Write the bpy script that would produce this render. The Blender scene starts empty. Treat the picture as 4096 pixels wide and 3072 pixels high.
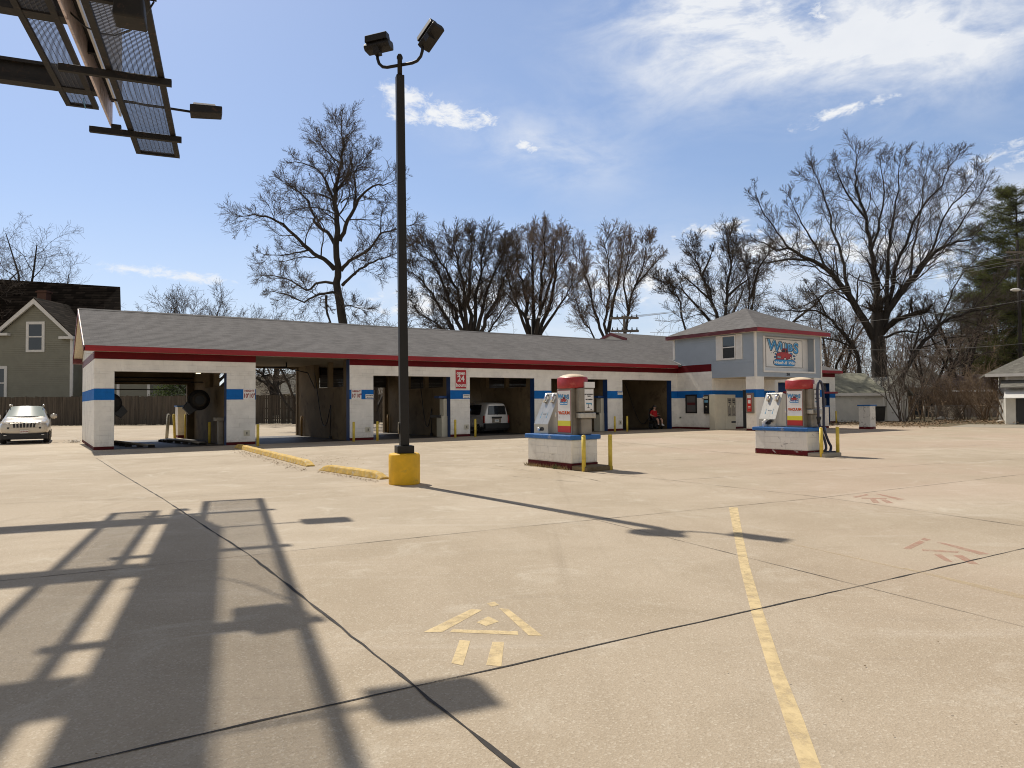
import bpy, bmesh, math, random
import numpy as np
from mathutils import Matrix, Vector
R = math.radians
random.seed(7); np.random.seed(7)
S = bpy.context.scene
C = S.collection

# ------------------------------------------------------------------ camera
FPX, PIT, ROL, CAMH = 2832.7, 0.0284823, -0.00817894, 1.77
cam_data = bpy.data.cameras.new('camera'); cam = bpy.data.objects.new('camera', cam_data); C.objects.link(cam)
cam_data.sensor_width = 36.0; cam_data.lens = FPX / 4096 * 36.0
cam_data.clip_start = 0.1; cam_data.clip_end = 6000
cam.location = (0, 0, CAMH)
cam.rotation_euler = (Matrix.Rotation(R(90) + PIT, 3, 'X') @ Matrix.Rotation(ROL, 3, 'Z')).to_euler()
S.camera = cam

def ray(px, py):
    a, b = px - 2048, py - 1536
    c, s = math.cos(ROL), math.sin(ROL)
    X = (a * c + b * s) / FPX; U = (a * s - b * c) / FPX
    cp, sp = math.cos(PIT), math.sin(PIT)
    return Vector((X, cp - U * sp, sp + U * cp))
def G(px, py, z=0.0):            # photograph pixel -> point on the level z
    r = ray(px, py); t = (z - CAMH) / r.z
    return Vector((r.x * t, r.y * t, z))
def at(px, py, y):               # photograph pixel -> point at distance y
    r = ray(px, py); t = y / r.y
    return Vector((r.x * t, y, CAMH + r.z * t))

# ------------------------------------------------------------------ light
SUN_EL, SUN_AZ = R(51.0), R(127.5)          # azimuth counter-clockwise from +X
sd = bpy.data.lights.new('sun', 'SUN'); sun = bpy.data.objects.new('sun', sd); C.objects.link(sun)
sd.energy = 4.5; sd.angle = R(0.53); sd.color = (1.0, 0.93, 0.82)
to_sun = Vector((math.cos(SUN_AZ) * math.cos(SUN_EL), math.sin(SUN_AZ) * math.cos(SUN_EL), math.sin(SUN_EL)))
sun.rotation_euler = to_sun.to_track_quat('Z', 'Y').to_euler()
sun.location = to_sun * 60
S.view_settings.view_transform = 'Standard'; S.view_settings.look = 'None'
S.view_settings.exposure = 0.0; S.view_settings.gamma = 1.0
S.view_settings.use_curve_mapping = False
S.cycles.filter_width = 1.05

# ------------------------------------------------------------------ node helpers
class NT:
    def __init__(s, tree): s.t = tree; s.n = tree.nodes; s.l = tree.links
    def add(s, typ, **kw):
        n = s.n.new(typ)
        for k, v in kw.items():
            if k.startswith('_'): setattr(n, k[1:], v)
        return n
    def put(s, sock, v):
        if hasattr(v, 'is_output') or isinstance(v, bpy.types.NodeSocket): s.l.new(v, sock)
        elif isinstance(v, (tuple, list)) and len(v) == 3 and sock.type == 'RGBA': sock.default_value = (*v, 1)
        else: sock.default_value = v
    def math(s, op, a, b=0.0, c=0.0, clamp=False):
        n = s.n.new('ShaderNodeMath'); n.operation = op; n.use_clamp = clamp
        s.put(n.inputs[0], a); s.put(n.inputs[1], b); s.put(n.inputs[2], c); return n.outputs[0]
    def vmath(s, op, a, b=(0, 0, 0)):
        n = s.n.new('ShaderNodeVectorMath'); n.operation = op
        s.put(n.inputs[0], a)
        if op == 'SCALE': s.put(n.inputs['Scale'], b)
        else: s.put(n.inputs[1], b)
        return n.outputs['Value'] if op in ('LENGTH', 'DOT_PRODUCT') else n.outputs[0]
    def noise(s, vec, scale, detail=3, rough=.55, dist=0.0, out='Fac'):
        n = s.n.new('ShaderNodeTexNoise'); s.put(n.inputs['Vector'], vec)
        n.inputs['Scale'].default_value = scale; n.inputs['Detail'].default_value = detail
        n.inputs['Roughness'].default_value = rough; n.inputs['Distortion'].default_value = dist
        return n.outputs[out]
    def ramp(s, fac, lo, hi, a=0.0, b=1.0):
        n = s.n.new('ShaderNodeMapRange'); n.interpolation_type = 'SMOOTHSTEP'
        s.put(n.inputs[0], fac); n.inputs[1].default_value = lo; n.inputs[2].default_value = hi
        n.inputs[3].default_value = a; n.inputs[4].default_value = b; return n.outputs[0]
    def mix(s, fac, a, b, mode='MIX'):
        n = s.n.new('ShaderNodeMix'); n.data_type = 'RGBA'; n.blend_type = mode
        s.put(n.inputs[0], fac); s.put(n.inputs[6], a); s.put(n.inputs[7], b); return n.outputs[2]
    def scalev(s, vec, sc, rot=(0, 0, 0)):
        n = s.n.new('ShaderNodeMapping'); s.put(n.inputs[0], vec)
        n.inputs['Scale'].default_value = sc; n.inputs['Rotation'].default_value = rot; return n.outputs[0]

# ------------------------------------------------------------------ sky
w = bpy.data.worlds.new('World'); S.world = w; w.use_nodes = True
N = NT(w.node_tree); w.node_tree.nodes.clear()
out = N.add('ShaderNodeOutputWorld'); bg = N.add('ShaderNodeBackground')
sky = N.add('ShaderNodeTexSky'); sky.sky_type = 'NISHITA'; sky.sun_disc = False
sky.sun_elevation = SUN_EL; sky.sun_rotation = R(90) - SUN_AZ
sky.altitude = 100; sky.air_density = 1.0; sky.dust_density = 0.6; sky.ozone_density = 1.6
tc = N.add('ShaderNodeTexCoord'); D = tc.outputs['Generated']
sep = N.add('ShaderNodeSeparateXYZ'); N.put(sep.inputs[0], D)
dx, dy, dz = sep.outputs
az = N.math('ARCTAN2', dx, dy)
el = N.math('ARCSINE', N.math('MINIMUM', N.math('MAXIMUM', dz, -1.0), 1.0))
zz = N.math('ADD', N.math('MAXIMUM', dz, 0.0), 0.10)
cmb = N.add('ShaderNodeCombineXYZ'); N.put(cmb.inputs[0], N.math('DIVIDE', dx, zz)); N.put(cmb.inputs[1], N.math('DIVIDE', dy, zz))
Q = cmb.outputs[0]
def blob(a0, e0, sa, se, rot=0.0):
    u = N.math('SUBTRACT', az, R(a0)); v = N.math('SUBTRACT', el, R(e0))
    c, s = math.cos(R(rot)), math.sin(R(rot))
    uu = N.math('DIVIDE', N.math('ADD', N.math('MULTIPLY', u, c), N.math('MULTIPLY', v, s)), R(sa))
    vv = N.math('DIVIDE', N.math('SUBTRACT', N.math('MULTIPLY', v, c), N.math('MULTIPLY', u, s)), R(se))
    d2 = N.math('ADD', N.math('MULTIPLY', uu, uu), N.math('MULTIPLY', vv, vv))
    return N.math('EXPONENT', N.math('MULTIPLY', d2, -1.0))
def addall(l):
    r = l[0]
    for x in l[1:]: r = N.math('ADD', r, x)
    return r
ang = N.add('ShaderNodeCombineXYZ'); N.put(ang.inputs[0], az); N.put(ang.inputs[1], el)
A2 = ang.outputs[0]
big = N.noise(N.scalev(A2, (5, 12, 1), (0, 0, R(-10))), 1.0, 6, .6, .6)
fine = N.noise(N.scalev(A2, (14, 34, 1), (0, 0, R(-12))), 1.0, 7, .62, .5)
puff = N.noise(N.scalev(A2, (24, 44, 1), (0, 0, R(-8))), 1.0, 8, .62, .4)
wisp = N.noise(N.scalev(A2, (38, 70, 1), (0, 0, R(10))), 1.0, 8, .68, .8)
veil = addall([N.math('MULTIPLY', blob(19, 28, 10, 4.6, 14), 1.7), N.math('MULTIPLY', blob(31, 24.5, 10, 4.0, 0), 1.7),
               N.math('MULTIPLY', blob(2, 20, 7, 2.4, -16), .75), N.math('MULTIPLY', blob(10, 8.5, 20, 4.2, 0), .95),
               N.math('MULTIPLY', blob(37, 13, 9, 3.0, 0), .7), N.math('MULTIPLY', blob(14, 30, 8, 3, 0), .5)])
veilm = N.math('MULTIPLY', veil, N.ramp(N.math('ADD', N.math('MULTIPLY', big, .74), N.math('MULTIPLY', fine, .26)), .33, .70))
st = addall([N.math('MULTIPLY', blob(25.5, 20.5, 4.5, 0.7, 9), .8), N.math('MULTIPLY', blob(35, 22.3, 6, 1.7, 6), .6), N.math('MULTIPLY', blob(22, 26, 8, 2.4, 14), .62),
             N.math('MULTIPLY', blob(-8.6, 23.0, 2.3, 1.5, -30), 1.15), N.math('MULTIPLY', blob(-5.0, 22.3, 2.6, 1.2, -14), .85), N.math('MULTIPLY', blob(-2.4, 22.2, 2.0, .9, -10), .8), blob(1.6, 20.2, 1.5, .6, -14),
             blob(-25.8, 9.6, 5.2, .55, -3), N.math('MULTIPLY', blob(-9, 8, 7, 1.6, 0), .6), N.math('MULTIPLY', blob(35.5, 15.6, 4, 1.8, 12), .7), blob(-3.5, 8.6, 4.5, 1.5, 0), blob(9, 9.6, 6, 1.8, 0), blob(21, 11.5, 6, 1.5, 4),
             N.math('MULTIPLY', blob(16, 13.3, 4, .8, 6), .8), blob(30, 10, 5, 2, 0)])
stm = N.math('MULTIPLY', st, 1.0)
nz = N.math('SUBTRACT', N.math('ADD', N.math('MULTIPLY', puff, .5), N.math('MULTIPLY', wisp, .5)), .5)
sharp = N.ramp(N.math('ADD', N.math('MINIMUM', stm, .9), N.math('MULTIPLY', nz, 3.4)), .42, 1.15)
sharp = N.math('MULTIPLY', sharp, N.ramp(stm, .04, .5))
mask = N.math('MAXIMUM', N.math('MULTIPLY', N.math('MINIMUM', veilm, 1.0), .86), N.math('MULTIPLY', sharp, .95), clamp=True)
SKYK = 0.10
gain = N.add('ShaderNodeMix'); gain.data_type = 'RGBA'; gain.blend_type = 'MULTIPLY'; gain.inputs[0].default_value = 1.0
gm = N.add('ShaderNodeGamma'); gm.inputs[1].default_value = .70; N.put(gm.inputs[0], sky.outputs[0])
N.put(gain.inputs[6], gm.outputs[0]); gain.inputs[7].default_value = (1.70, 1.86, 2.20, 1)
shade = N.ramp(N.noise(N.scalev(A2, (18, 30, 1)), 1.0, 4), .3, .7, .86, 1.06)
ccol = N.mix(shade, (7.2, 7.6, 8.4), (9.3, 9.4, 9.5))
base_sky = N.mix(N.math('SUBTRACT', .34, N.ramp(el, R(1), R(17), 0, .34)), gain.outputs[2], (8.2, 8.6, 9.2))
col = N.mix(mask, base_sky, ccol)
high = N.ramp(el, R(34), R(52), 0, .85)
col = N.mix(high, col, (1.5, 1.34, 1.12))  # warm tone added to the unseen sky overhead, keeps skylit shadows neutral
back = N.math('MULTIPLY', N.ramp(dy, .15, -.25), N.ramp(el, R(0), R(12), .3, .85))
col = N.mix(N.math('MULTIPLY', back, N.math('SUBTRACT', 1.0, N.ramp(el, R(30), R(50)))), col, (5.7, 5.4, 4.95))   # unseen pale sky added behind the camera to whiten the shaded facades          
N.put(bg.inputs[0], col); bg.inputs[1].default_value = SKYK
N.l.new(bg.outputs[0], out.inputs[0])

# ------------------------------------------------------------------ object helpers
def tag(o, label=None, cat=None, group=None, kind=None):
    if label: o['label'] = label
    if cat: o['category'] = cat
    if group: o['group'] = group
    if kind: o['kind'] = kind
    return o
def thing(name, label, cat, loc=(0, 0, 0), rot=0.0, group=None):
    o = bpy.data.objects.new(name, None); C.objects.link(o); o.empty_display_size = .2
    o.location = loc; o.rotation_euler = (0, 0, rot)
    return tag(o, label, cat, group)
def dup(o, parent=None):
    c = o.copy(); C.objects.link(c)
    if parent: c.parent = parent; c.matrix_parent_inverse = Matrix()
    for ch in list(o.children): dup(ch, c)
    return c

class MB:
    def __init__(s): s.v = []; s.f = []; s.sm = []
    def _a(s, vs, fs, sm=False):
        o = len(s.v); s.v.extend([tuple(v) for v in vs]); s.f.extend([tuple(i + o for i in f) for f in fs]); s.sm.extend([sm] * len(fs)); return s
    def box(s, x0, y0, z0, x1, y1, z1):
        v = [(x0, y0, z0), (x1, y0, z0), (x1, y1, z0), (x0, y1, z0), (x0, y0, z1), (x1, y0, z1), (x1, y1, z1), (x0, y1, z1)]
        return s._a(v, [(0, 3, 2, 1), (4, 5, 6, 7), (0, 1, 5, 4), (1, 2, 6, 5), (2, 3, 7, 6), (3, 0, 4, 7)])
    def poly(s, pts): return s._a(pts, [tuple(range(len(pts)))])
    def prism(s, pts, vec):
        n = len(pts); vec = Vector(vec); b = [Vector(p) + vec for p in pts]
        f = [tuple(range(n))[::-1], tuple(range(n, 2 * n))] + [(i, (i + 1) % n, (i + 1) % n + n, i + n) for i in range(n)]
        return s._a([Vector(p) for p in pts] + b, f)
    def loft(s, rings, cap=True, sm=True, close=True):
        n = len(rings[0]); v = [p for r in rings for p in r]; f = []
        for k in range(len(rings) - 1):
            for i in range(n if close else n - 1):
                j = (i + 1) % n; f.append((k * n + i, k * n + j, (k + 1) * n + j, (k + 1) * n + i))
        o = len(s.v); s._a(v, f, sm)
        if cap:
            s.f.append(tuple(o + i for i in range(n))[::-1]); s.f.append(tuple(o + (len(rings) - 1) * n + i for i in range(n))); s.sm += [False, False]
        return s
    def tube(s, pts, r, n=8, cap=True):
        pts = [Vector(p) for p in pts]; rr = r if isinstance(r, (list, tuple)) else [r] * len(pts); rings = []
        prev = None
        for i, p in enumerate(pts):
            t = (pts[min(i + 1, len(pts) - 1)] - pts[max(i - 1, 0)])
            t = t.normalized() if t.length > 1e-9 else Vector((0, 0, 1))
            if prev is None:
                a = t.cross(Vector((0, 0, 1)))
                if a.length < .1: a = t.cross(Vector((0, 1, 0)))
            else: a = prev - t * prev.dot(t)
            a.normalize(); b = t.cross(a); prev = a
            rings.append([p + (a * math.cos(2 * math.pi * k / n) + b * math.sin(2 * math.pi * k / n)) * rr[i] for k in range(n)])
        return s.loft(rings, cap)
    def lathe(s, prof, n=24, c=(0, 0, 0), sx=1.0, sy=1.0):
        rings = [[(c[0] + r * sx * math.cos(2 * math.pi * k / n), c[1] + r * sy * math.sin(2 * math.pi * k / n), c[2] + z) for k in range(n)] for r, z in prof]
        return s.loft(rings, True)
    def mark(s): return len(s.v)
    def xf(s, m0, M):
        for i in range(m0, len(s.v)): s.v[i] = tuple(M @ Vector(s.v[i]))
        return s
    def obj(s, name, m, parent=None, loc=None, rot=None, bevel=0, seg=2, label=None, cat=None, group=None, kind=None, flat=False):
        me = bpy.data.meshes.new(name); me.from_pydata(s.v, [], s.f)
        if isinstance(m, (list, tuple)):
            for k in m: me.materials.append(k)
        else: me.materials.append(m)
        if not flat: me.polygons.foreach_set('use_smooth', s.sm)
        bm = bmesh.new(); bm.from_mesh(me)
        if not getattr(s, 'open', False): bmesh.ops.recalc_face_normals(bm, faces=bm.faces)
        uvl = bm.loops.layers.uv.new('UVMap'); Z = Vector((0, 0, 1))
        for f in bm.faces:
            n = f.normal
            if abs(n.z) > .995: t = Vector((1, 0, 0)); b = Vector((0, 1, 0))
            else: t = Z.cross(n).normalized(); b = n.cross(t)
            if t.x < -.01 or (abs(t.x) <= .01 and t.y < 0): t = -t
            for lp in f.loops: lp[uvl].uv = (lp.vert.co.dot(t), lp.vert.co.dot(b))
        bm.to_mesh(me); bm.free()
        o = bpy.data.objects.new(name, me); C.objects.link(o)
        if parent is not None: o.parent = parent
        if loc is not None: o.location = loc
        if rot is not None: o.rotation_euler = rot if isinstance(rot, (tuple, list)) else (0, 0, rot)
        if bevel:
            bv = o.modifiers.new('bevel', 'BEVEL'); bv.width = bevel; bv.segments = seg; bv.limit_method = 'ANGLE'; bv.angle_limit = R(40)
        return tag(o, label, cat, group, kind)

def rawmesh(name, V, F, mat, parent=None, smooth=False):
    """V (n,3) array, F (m,k) array of equal-sized faces"""
    V = np.asarray(V, np.float32); F = np.asarray(F, np.int32); k = F.shape[1]
    me = bpy.data.meshes.new(name)
    me.vertices.add(len(V)); me.vertices.foreach_set('co', V.ravel())
    me.loops.add(F.size); me.loops.foreach_set('vertex_index', F.ravel())
    me.polygons.add(len(F)); me.polygons.foreach_set('loop_start', np.arange(0, F.size, k, dtype=np.int32))
    me.polygons.foreach_set('loop_total', np.full(len(F), k, np.int32))
    if smooth: me.polygons.foreach_set('use_smooth', np.ones(len(F), bool))
    me.update(calc_edges=True); me.materials.append(mat)
    o = bpy.data.objects.new(name, me); C.objects.link(o)
    if parent is not None: o.parent = parent
    return o

def text(s, size, mat, name, parent, M, bold=0.0, shear=0.0, align='CENTER', ext=0.002, sx=1.0, space=1.0, res=3):
    cu = bpy.data.curves.new(name, 'FONT'); cu.body = s; cu.size = size; cu.offset = bold; cu.shear = shear
    cu.align_x = align; cu.align_y = 'CENTER'; cu.extrude = ext; cu.space_character = space; cu.resolution_u = res
    tmp = bpy.data.objects.new(name, cu); C.objects.link(tmp)
    dg = bpy.context.evaluated_depsgraph_get(); me = bpy.data.meshes.new_from_object(tmp.evaluated_get(dg))
    bpy.data.objects.remove(tmp); bpy.data.curves.remove(cu)
    me.transform(Matrix.Diagonal((sx, 1, 1, 1))); me.transform(M)
    me.materials.clear(); me.materials.append(mat); me.name = name
    o = bpy.data.objects.new(name, me); C.objects.link(o); o.parent = parent
    return o

# frame for flat things: x_axis, normal -> matrix with columns (x, z-up, normal)
def frame(o, xa, up=(0, 0, 1)):
    xa = Vector(xa).normalized(); up = Vector(up); n = xa.cross(up).normalized(); up = n.cross(xa).normalized()
    M = Matrix((xa, up, n)).transposed().to_4x4(); M.translation = Vector(o); return M

# ------------------------------------------------------------------ materials
def newmat(name):
    m = bpy.data.materials.new(name); m.use_nodes = True; t = NT(m.node_tree)
    b = m.node_tree.nodes['Principled BSDF']; return m, t, b
def mat(name, col, rough=.6, metal=0.0, var=.12, scale=2.0, bump=0.0, bscale=30.0, dirt=0.0, dirtcol=(.12, .09, .06), coord='Object', spec=.5, stretch=(1, 1, 1)):
    m, t, b = newmat(name)
    tc = t.add('ShaderNodeTexCoord'); V = tc.outputs[coord]
    if stretch != (1, 1, 1): V = t.scalev(V, stretch)
    n1 = t.noise(V, scale, 5, .6)
    c = t.mix(t.ramp(n1, .25, .75), tuple(x * (1 - var) for x in col), tuple(min(1, x * (1 + var)) for x in col))
    if dirt:
        n2 = t.noise(V, scale * 1.7, 6, .65, .4)
        c = t.mix(t.ramp(n2, .62 - dirt * .3, .8 - dirt * .2), c, dirtcol)
    t.put(b.inputs['Base Color'], c); b.inputs['Roughness'].default_value = rough; b.inputs['Metallic'].default_value = metal
    b.inputs['Specular IOR Level'].default_value = spec
    if bump:
        bp = t.add('ShaderNodeBump'); bp.inputs['Strength'].default_value = bump; bp.inputs['Distance'].default_value = .01
        t.put(bp.inputs['Height'], t.noise(V, bscale, 4, .6)); t.put(b.inputs['Normal'], bp.outputs[0])
    return m
def blockmat(name, col, chip=(.33, .3, .26), chipamt=0.0, var=.07, wear=.85, bscale=26):
    m, t, b = newmat(name); tc = t.add('ShaderNodeTexCoord'); V = tc.outputs['UV']
    br = t.add('ShaderNodeTexBrick'); t.put(br.inputs['Vector'], V); br.inputs['Scale'].default_value = 1.0
    br.inputs['Brick Width'].default_value = .4; br.inputs['Row Height'].default_value = .2; br.inputs['Mortar Size'].default_value = .006
    br.inputs['Mortar Smooth'].default_value = .6; br.inputs['Color1'].default_value = (.9, .9, .9, 1); br.inputs['Color2'].default_value = (1, 1, 1, 1)
    br.inputs['Mortar'].default_value = (.68, .67, .65, 1)
    O = tc.outputs['Object']
    n1 = t.noise(O, 1.3, 6, .65, .3)
    c = t.mix(t.ramp(n1, .3, .7), tuple(x * (1 - var) for x in col), tuple(min(1, x * (1 + var)) for x in col))
    wob = t.ramp(t.noise(O, 1.1, 3), .42, .62)
    c = t.mix(t.math('MULTIPLY', wob, wear), c, t.mix(1.0, c, br.outputs[0], 'MULTIPLY'))
    stain = t.noise(t.scalev(O, (3, 3, .5)), 2.0, 6, .6)
    c = t.mix(t.ramp(stain, .58, .8, 0, .4), c, tuple(x * .62 for x in col))
    if chipamt:
        n3 = t.noise(O, 4.0, 7, .7, .6); c = t.mix(t.ramp(n3, .68 - chipamt * .2, .71 - chipamt * .2), c, chip)
    t.put(b.inputs['Base Color'], c); b.inputs['Roughness'].default_value = .7; b.inputs['Specular IOR Level'].default_value = .25
    ps = t.add('ShaderNodeSeparateXYZ'); t.put(ps.inputs[0], O)
    spl = t.math('MULTIPLY', t.ramp(t.math('ADD', ps.outputs[2], t.math('MULTIPLY', t.noise(O, 2.6, 6, .7), .9)), .45, 1.05, .55, 0), t.ramp(t.noise(O, 9, 4, .7), .3, .7))
    c = t.mix(spl, c, (.50, .45, .37)) if name.startswith('white') else c; t.put(b.inputs['Base Color'], c)
    h = t.math('ADD', t.math('MULTIPLY', t.noise(O, bscale, 5, .65), .55), t.math('MULTIPLY', t.math('SUBTRACT', 1.0, br.outputs['Fac']), t.math('ADD', t.math('MULTIPLY', wob, .5), .2)))
    bp = t.add('ShaderNodeBump'); bp.inputs['Strength'].default_value = .55; bp.inputs['Distance'].default_value = .02
    t.put(bp.inputs['Height'], h); t.put(b.inputs['Normal'], bp.outputs[0]); return m
def shinglemat(name, col, row=.14, wid=.3, var=.35, dark=.35):
    m, t, b = newmat(name); tc = t.add('ShaderNodeTexCoord'); V = tc.outputs['UV']
    br = t.add('ShaderNodeTexBrick'); t.put(br.inputs['Vector'], V); br.inputs['Scale'].default_value = 1.0
    br.inputs['Brick Width'].default_value = wid; br.inputs['Row Height'].default_value = row; br.inputs['Mortar Size'].default_value = .004
    br.offset = .37; br.squash = .8; br.squash_frequency = 3
    br.inputs['Color1'].default_value = (1 - var, 1 - var, 1 - var, 1); br.inputs['Color2'].default_value = (1, 1, 1, 1); br.inputs['Mortar'].default_value = (.6, .6, .6, 1)
    sp = t.add('ShaderNodeSeparateXYZ'); t.put(sp.inputs[0], V)
    fr = t.math('FRACT', t.math('DIVIDE', sp.outputs[1], row))            # 0 at the lower edge of a course
    gap = t.ramp(t.noise(t.scalev(V, (1.6, 5.4, 1)), 1.0, 2), .40, .56)
    edge = t.math('MULTIPLY', t.math('SUBTRACT', 1.0, t.ramp(fr, .25, .62)), t.math('ADD', t.math('MULTIPLY', gap, .55), .4))
    O = tc.outputs['Object']
    c0 = t.mix(t.ramp(t.noise(O, .35, 4), .3, .7), tuple(x * .88 for x in col), tuple(x * 1.1 for x in col))
    c0 = t.mix(t.ramp(t.noise(O, 60, 2), .35, .7), c0, tuple(x * 1.25 for x in col))
    c = t.mix(1.0, c0, br.outputs[0], 'MULTIPLY')
    c = t.mix(t.math('MULTIPLY', edge, dark), c, tuple(x * .22 for x in col))  # paints shadow dashes along the lower edge of each course
    t.put(b.inputs['Base Color'], c); b.inputs['Roughness'].default_value = .95; b.inputs['Specular IOR Level'].default_value = .05
    bp = t.add('ShaderNodeBump'); bp.inputs['Strength'].default_value = .7; bp.inputs['Distance'].default_value = .02
    t.put(bp.inputs['Height'], t.math('SUBTRACT', 1.0, fr)); t.put(b.inputs['Normal'], bp.outputs[0]); return m
def glassmat(name, col=(.02, .025, .03), rough=.05):
    m, t, b = newmat(name); b.inputs['Base Color'].default_value = (*col, 1); b.inputs['Roughness'].default_value = rough
    b.inputs['Specular IOR Level'].default_value = .8; return m

mW = blockmat('white_block', (.86, .83, .765)); mWchip = blockmat('white_block_chipped', (.84, .80, .72), (.45, .43, .4), .12)
mTan = blockmat('cream_block', (.70, .62, .47))
mBlue = blockmat('blue_paint', (.004, .135, .46), var=.12, wear=.15); mBlueCap = mat('blue_cap', (.006, .105, .34), .45, var=.2, scale=3, bump=.15, dirt=.12, dirtcol=(.4, .4, .4))
mRedW = blockmat('red_paint', (.115, .0015, .004), var=.15, wear=.1); mPlinth = blockmat('red_plinth', (.085, .005, .007), (.5, .46, .42), .0, wear=.2)
mPlinthC = blockmat('red_plinth_chipped', (.12, .007, .010), (.55, .5, .47), .3)
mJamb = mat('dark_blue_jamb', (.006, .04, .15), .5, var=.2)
mFascia = mat('red_fascia', (.30, .006, .012), .5, var=.25, scale=1.2, bump=.2, bscale=3, stretch=(.35, .35, 3))
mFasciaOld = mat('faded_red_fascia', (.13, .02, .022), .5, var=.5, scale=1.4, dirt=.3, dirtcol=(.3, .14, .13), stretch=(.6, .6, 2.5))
mRoof = shinglemat('grey_shingle', (.19, .182, .179), row=.18, wid=.36, var=.12, dark=.6); mRoofDark = shinglemat('dark_shingle', (.042, .033, .026), row=.42, wid=1.1, var=.75, dark=.95)
mRoofOld = shinglemat('old_shingle', (.24, .23, .2), row=.16, dark=.6)
mTrim = mat('white_trim', (.74, .72, .68), .5, var=.06, bump=.05)
mSoff = mat('cream_soffit', (.62, .55, .42), .6, var=.08, scale=6)
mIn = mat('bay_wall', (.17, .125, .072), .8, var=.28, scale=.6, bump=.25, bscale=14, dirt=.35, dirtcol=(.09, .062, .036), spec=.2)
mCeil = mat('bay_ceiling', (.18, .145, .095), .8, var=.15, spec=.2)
mSide = mat('blue_grey_siding', (.345, .395, .45), .55, var=.06, scale=1.0, bump=.06, bscale=50)
mSideG = mat('olive_grey_siding', (.25, .24, .185), .65, var=.08, scale=1.0)
mSideW = mat('white_siding', (.62, .60, .54), .6, var=.1, scale=1.0, dirt=.15, dirtcol=(.35, .33, .27))
mWood = mat('weathered_wood', (.075, .06, .045), .85, var=.45, scale=6, bump=.4, bscale=20, stretch=(1, 1, .06))
mSteel = mat('rusty_black_steel', (.010, .0085, .0075), .7, var=.4, scale=4, bump=.1, dirt=.25, dirtcol=(.06, .032, .02))
mGrate = mat('steel_grating', (.06, .065, .08), .5, .3, var=.2)
mPole = mat('dark_bronze', (.016, .0135, .011), .5, .0, var=.15, spec=.3)
mPanel = mat('sign_panel', (.55, .53, .52), .5, var=.1, scale=.6, dirt=.15, dirtcol=(.33, .3, .28)); mPanelB = mat('sign_back_board', (.62, .53, .53), .7, var=.2, scale=1.5, dirt=.2, dirtcol=(.2, .13, .11))
mYel = mat('yellow_concrete', (.74, .42, .008), .6, var=.14, scale=3, bump=.3, bscale=25, dirt=.12, dirtcol=(.33, .22, .05))
mYelB = mat('yellow_bollard', (.70, .52, .07), .5, var=.12, scale=4, bump=.15, dirt=.22, dirtcol=(.30, .17, .05))
mYelK = mat('yellow_kerb', (.60, .39, .08), .8, var=.25, scale=5, bump=.6, bscale=18, dirt=.5, dirtcol=(.52, .44, .30))
mCream = mat('cream_steel', (.60, .56, .44), .5, var=.06, scale=3, bump=.04)
mInox = mat('stainless_steel', (.46, .43, .37), .38, .75, var=.12, scale=2, bump=.08, bscale=8, stretch=(4, 4, .4))
mInoxD = mat('dull_stainless', (.27, .24, .195), .5, .5, var=.15, scale=3)
mDome = mat('red_fibreglass', (.36, .022, .022), .4, var=.22, scale=3, bump=.08, dirt=.2, dirtcol=(.5, .11, .08)); mDomeTop = mat('cream_dome_top', (.66, .52, .36), .5, var=.18, scale=4)  # dome top is a lighter cream than the red sides
mWhiteP = mat('white_panel', (.78, .77, .75), .4, var=.04, scale=3, dirt=.05, dirtcol=(.5, .47, .42)); mYelP = mat('yellow_panel', (.75, .68, .04), .4, var=.04); mRedP = mat('red_panel', (.55, .02, .015), .4, var=.08)
mBlk = mat('black_plastic', (.012, .012, .013), .45, var=.2); mRub = mat('black_rubber', (.018, .018, .02), .7, var=.2)
mHose = mat('navy_hose', (.02, .022, .05), .45, var=.2)
mChrome = mat('chrome', (.75, .74, .72), .18, 1.0, var=.05)
mGlass = glassmat('dark_glass')
mInk = mat('black_ink', (.01, .01, .012), .5, var=.1); mInkRed = mat('red_ink', (.30, .01, .015), .5, var=.1); mInkF = mat('faint_ink', (.34, .37, .40), .5, var=.1); mInkBlue = mat('blue_ink', (.12, .30, .45), .5, var=.1)
mLogoB = mat('logo_blue', (.02, .27, .62), .4, var=.25, scale=1.2); mLogoN = mat('logo_navy', (.008, .02, .06), .4, var=.1); mLogoR = mat('logo_red', (.42, .02, .015), .4, var=.3, scale=4); mLogoH = mat('logo_highlight', (.45, .75, .9), .4, var=.1)
mSign = mat('sign_white', (.80, .78, .74), .4, var=.04); mSignR = mat('sign_red', (.42, .012, .02), .4, var=.08)
mRoll = mat('rollup_shutter', (.03, .027, .024), .5, var=.2, stretch=(1, 1, 8)); mRollB = mat('blue_shutter', (.006, .055, .21), .45, var=.15)
mSkin = mat('skin', (.50, .29, .21), .55, var=.08); mShirt = mat('red_cloth', (.42, .008, .012), .85, var=.12, bump=.3, bscale=20); mShorts = mat('dark_cloth', (.02, .02, .025), .85, var=.2); mSock = mat('white_cloth', (.7, .7, .7), .8)
mPaintCar = mat('champagne_paint', (.60, .55, .47), .24, .35, var=.04, scale=2); mVan = mat('silver_white_paint', (.84, .84, .83), .3, .15, var=.03)
mHead = glassmat('headlamp_glass', (.80, .80, .80), .12); mTail = glassmat('tail_lamp', (.28, .01, .01), .15)
mBark = mat('bark', (.036, .029, .023), .9, var=.4, scale=3, bump=.8, bscale=9, stretch=(1, 1, .35)); mTwig = mat('twig', (.095, .073, .056), .9, var=.3, scale=1)
mTwigR = mat('reddish_twig', (.20, .148, .112), .9, var=.3, scale=.6); mBrush = mat('dry_brush', (.21, .145, .09), .9, var=.35, scale=.8)
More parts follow.
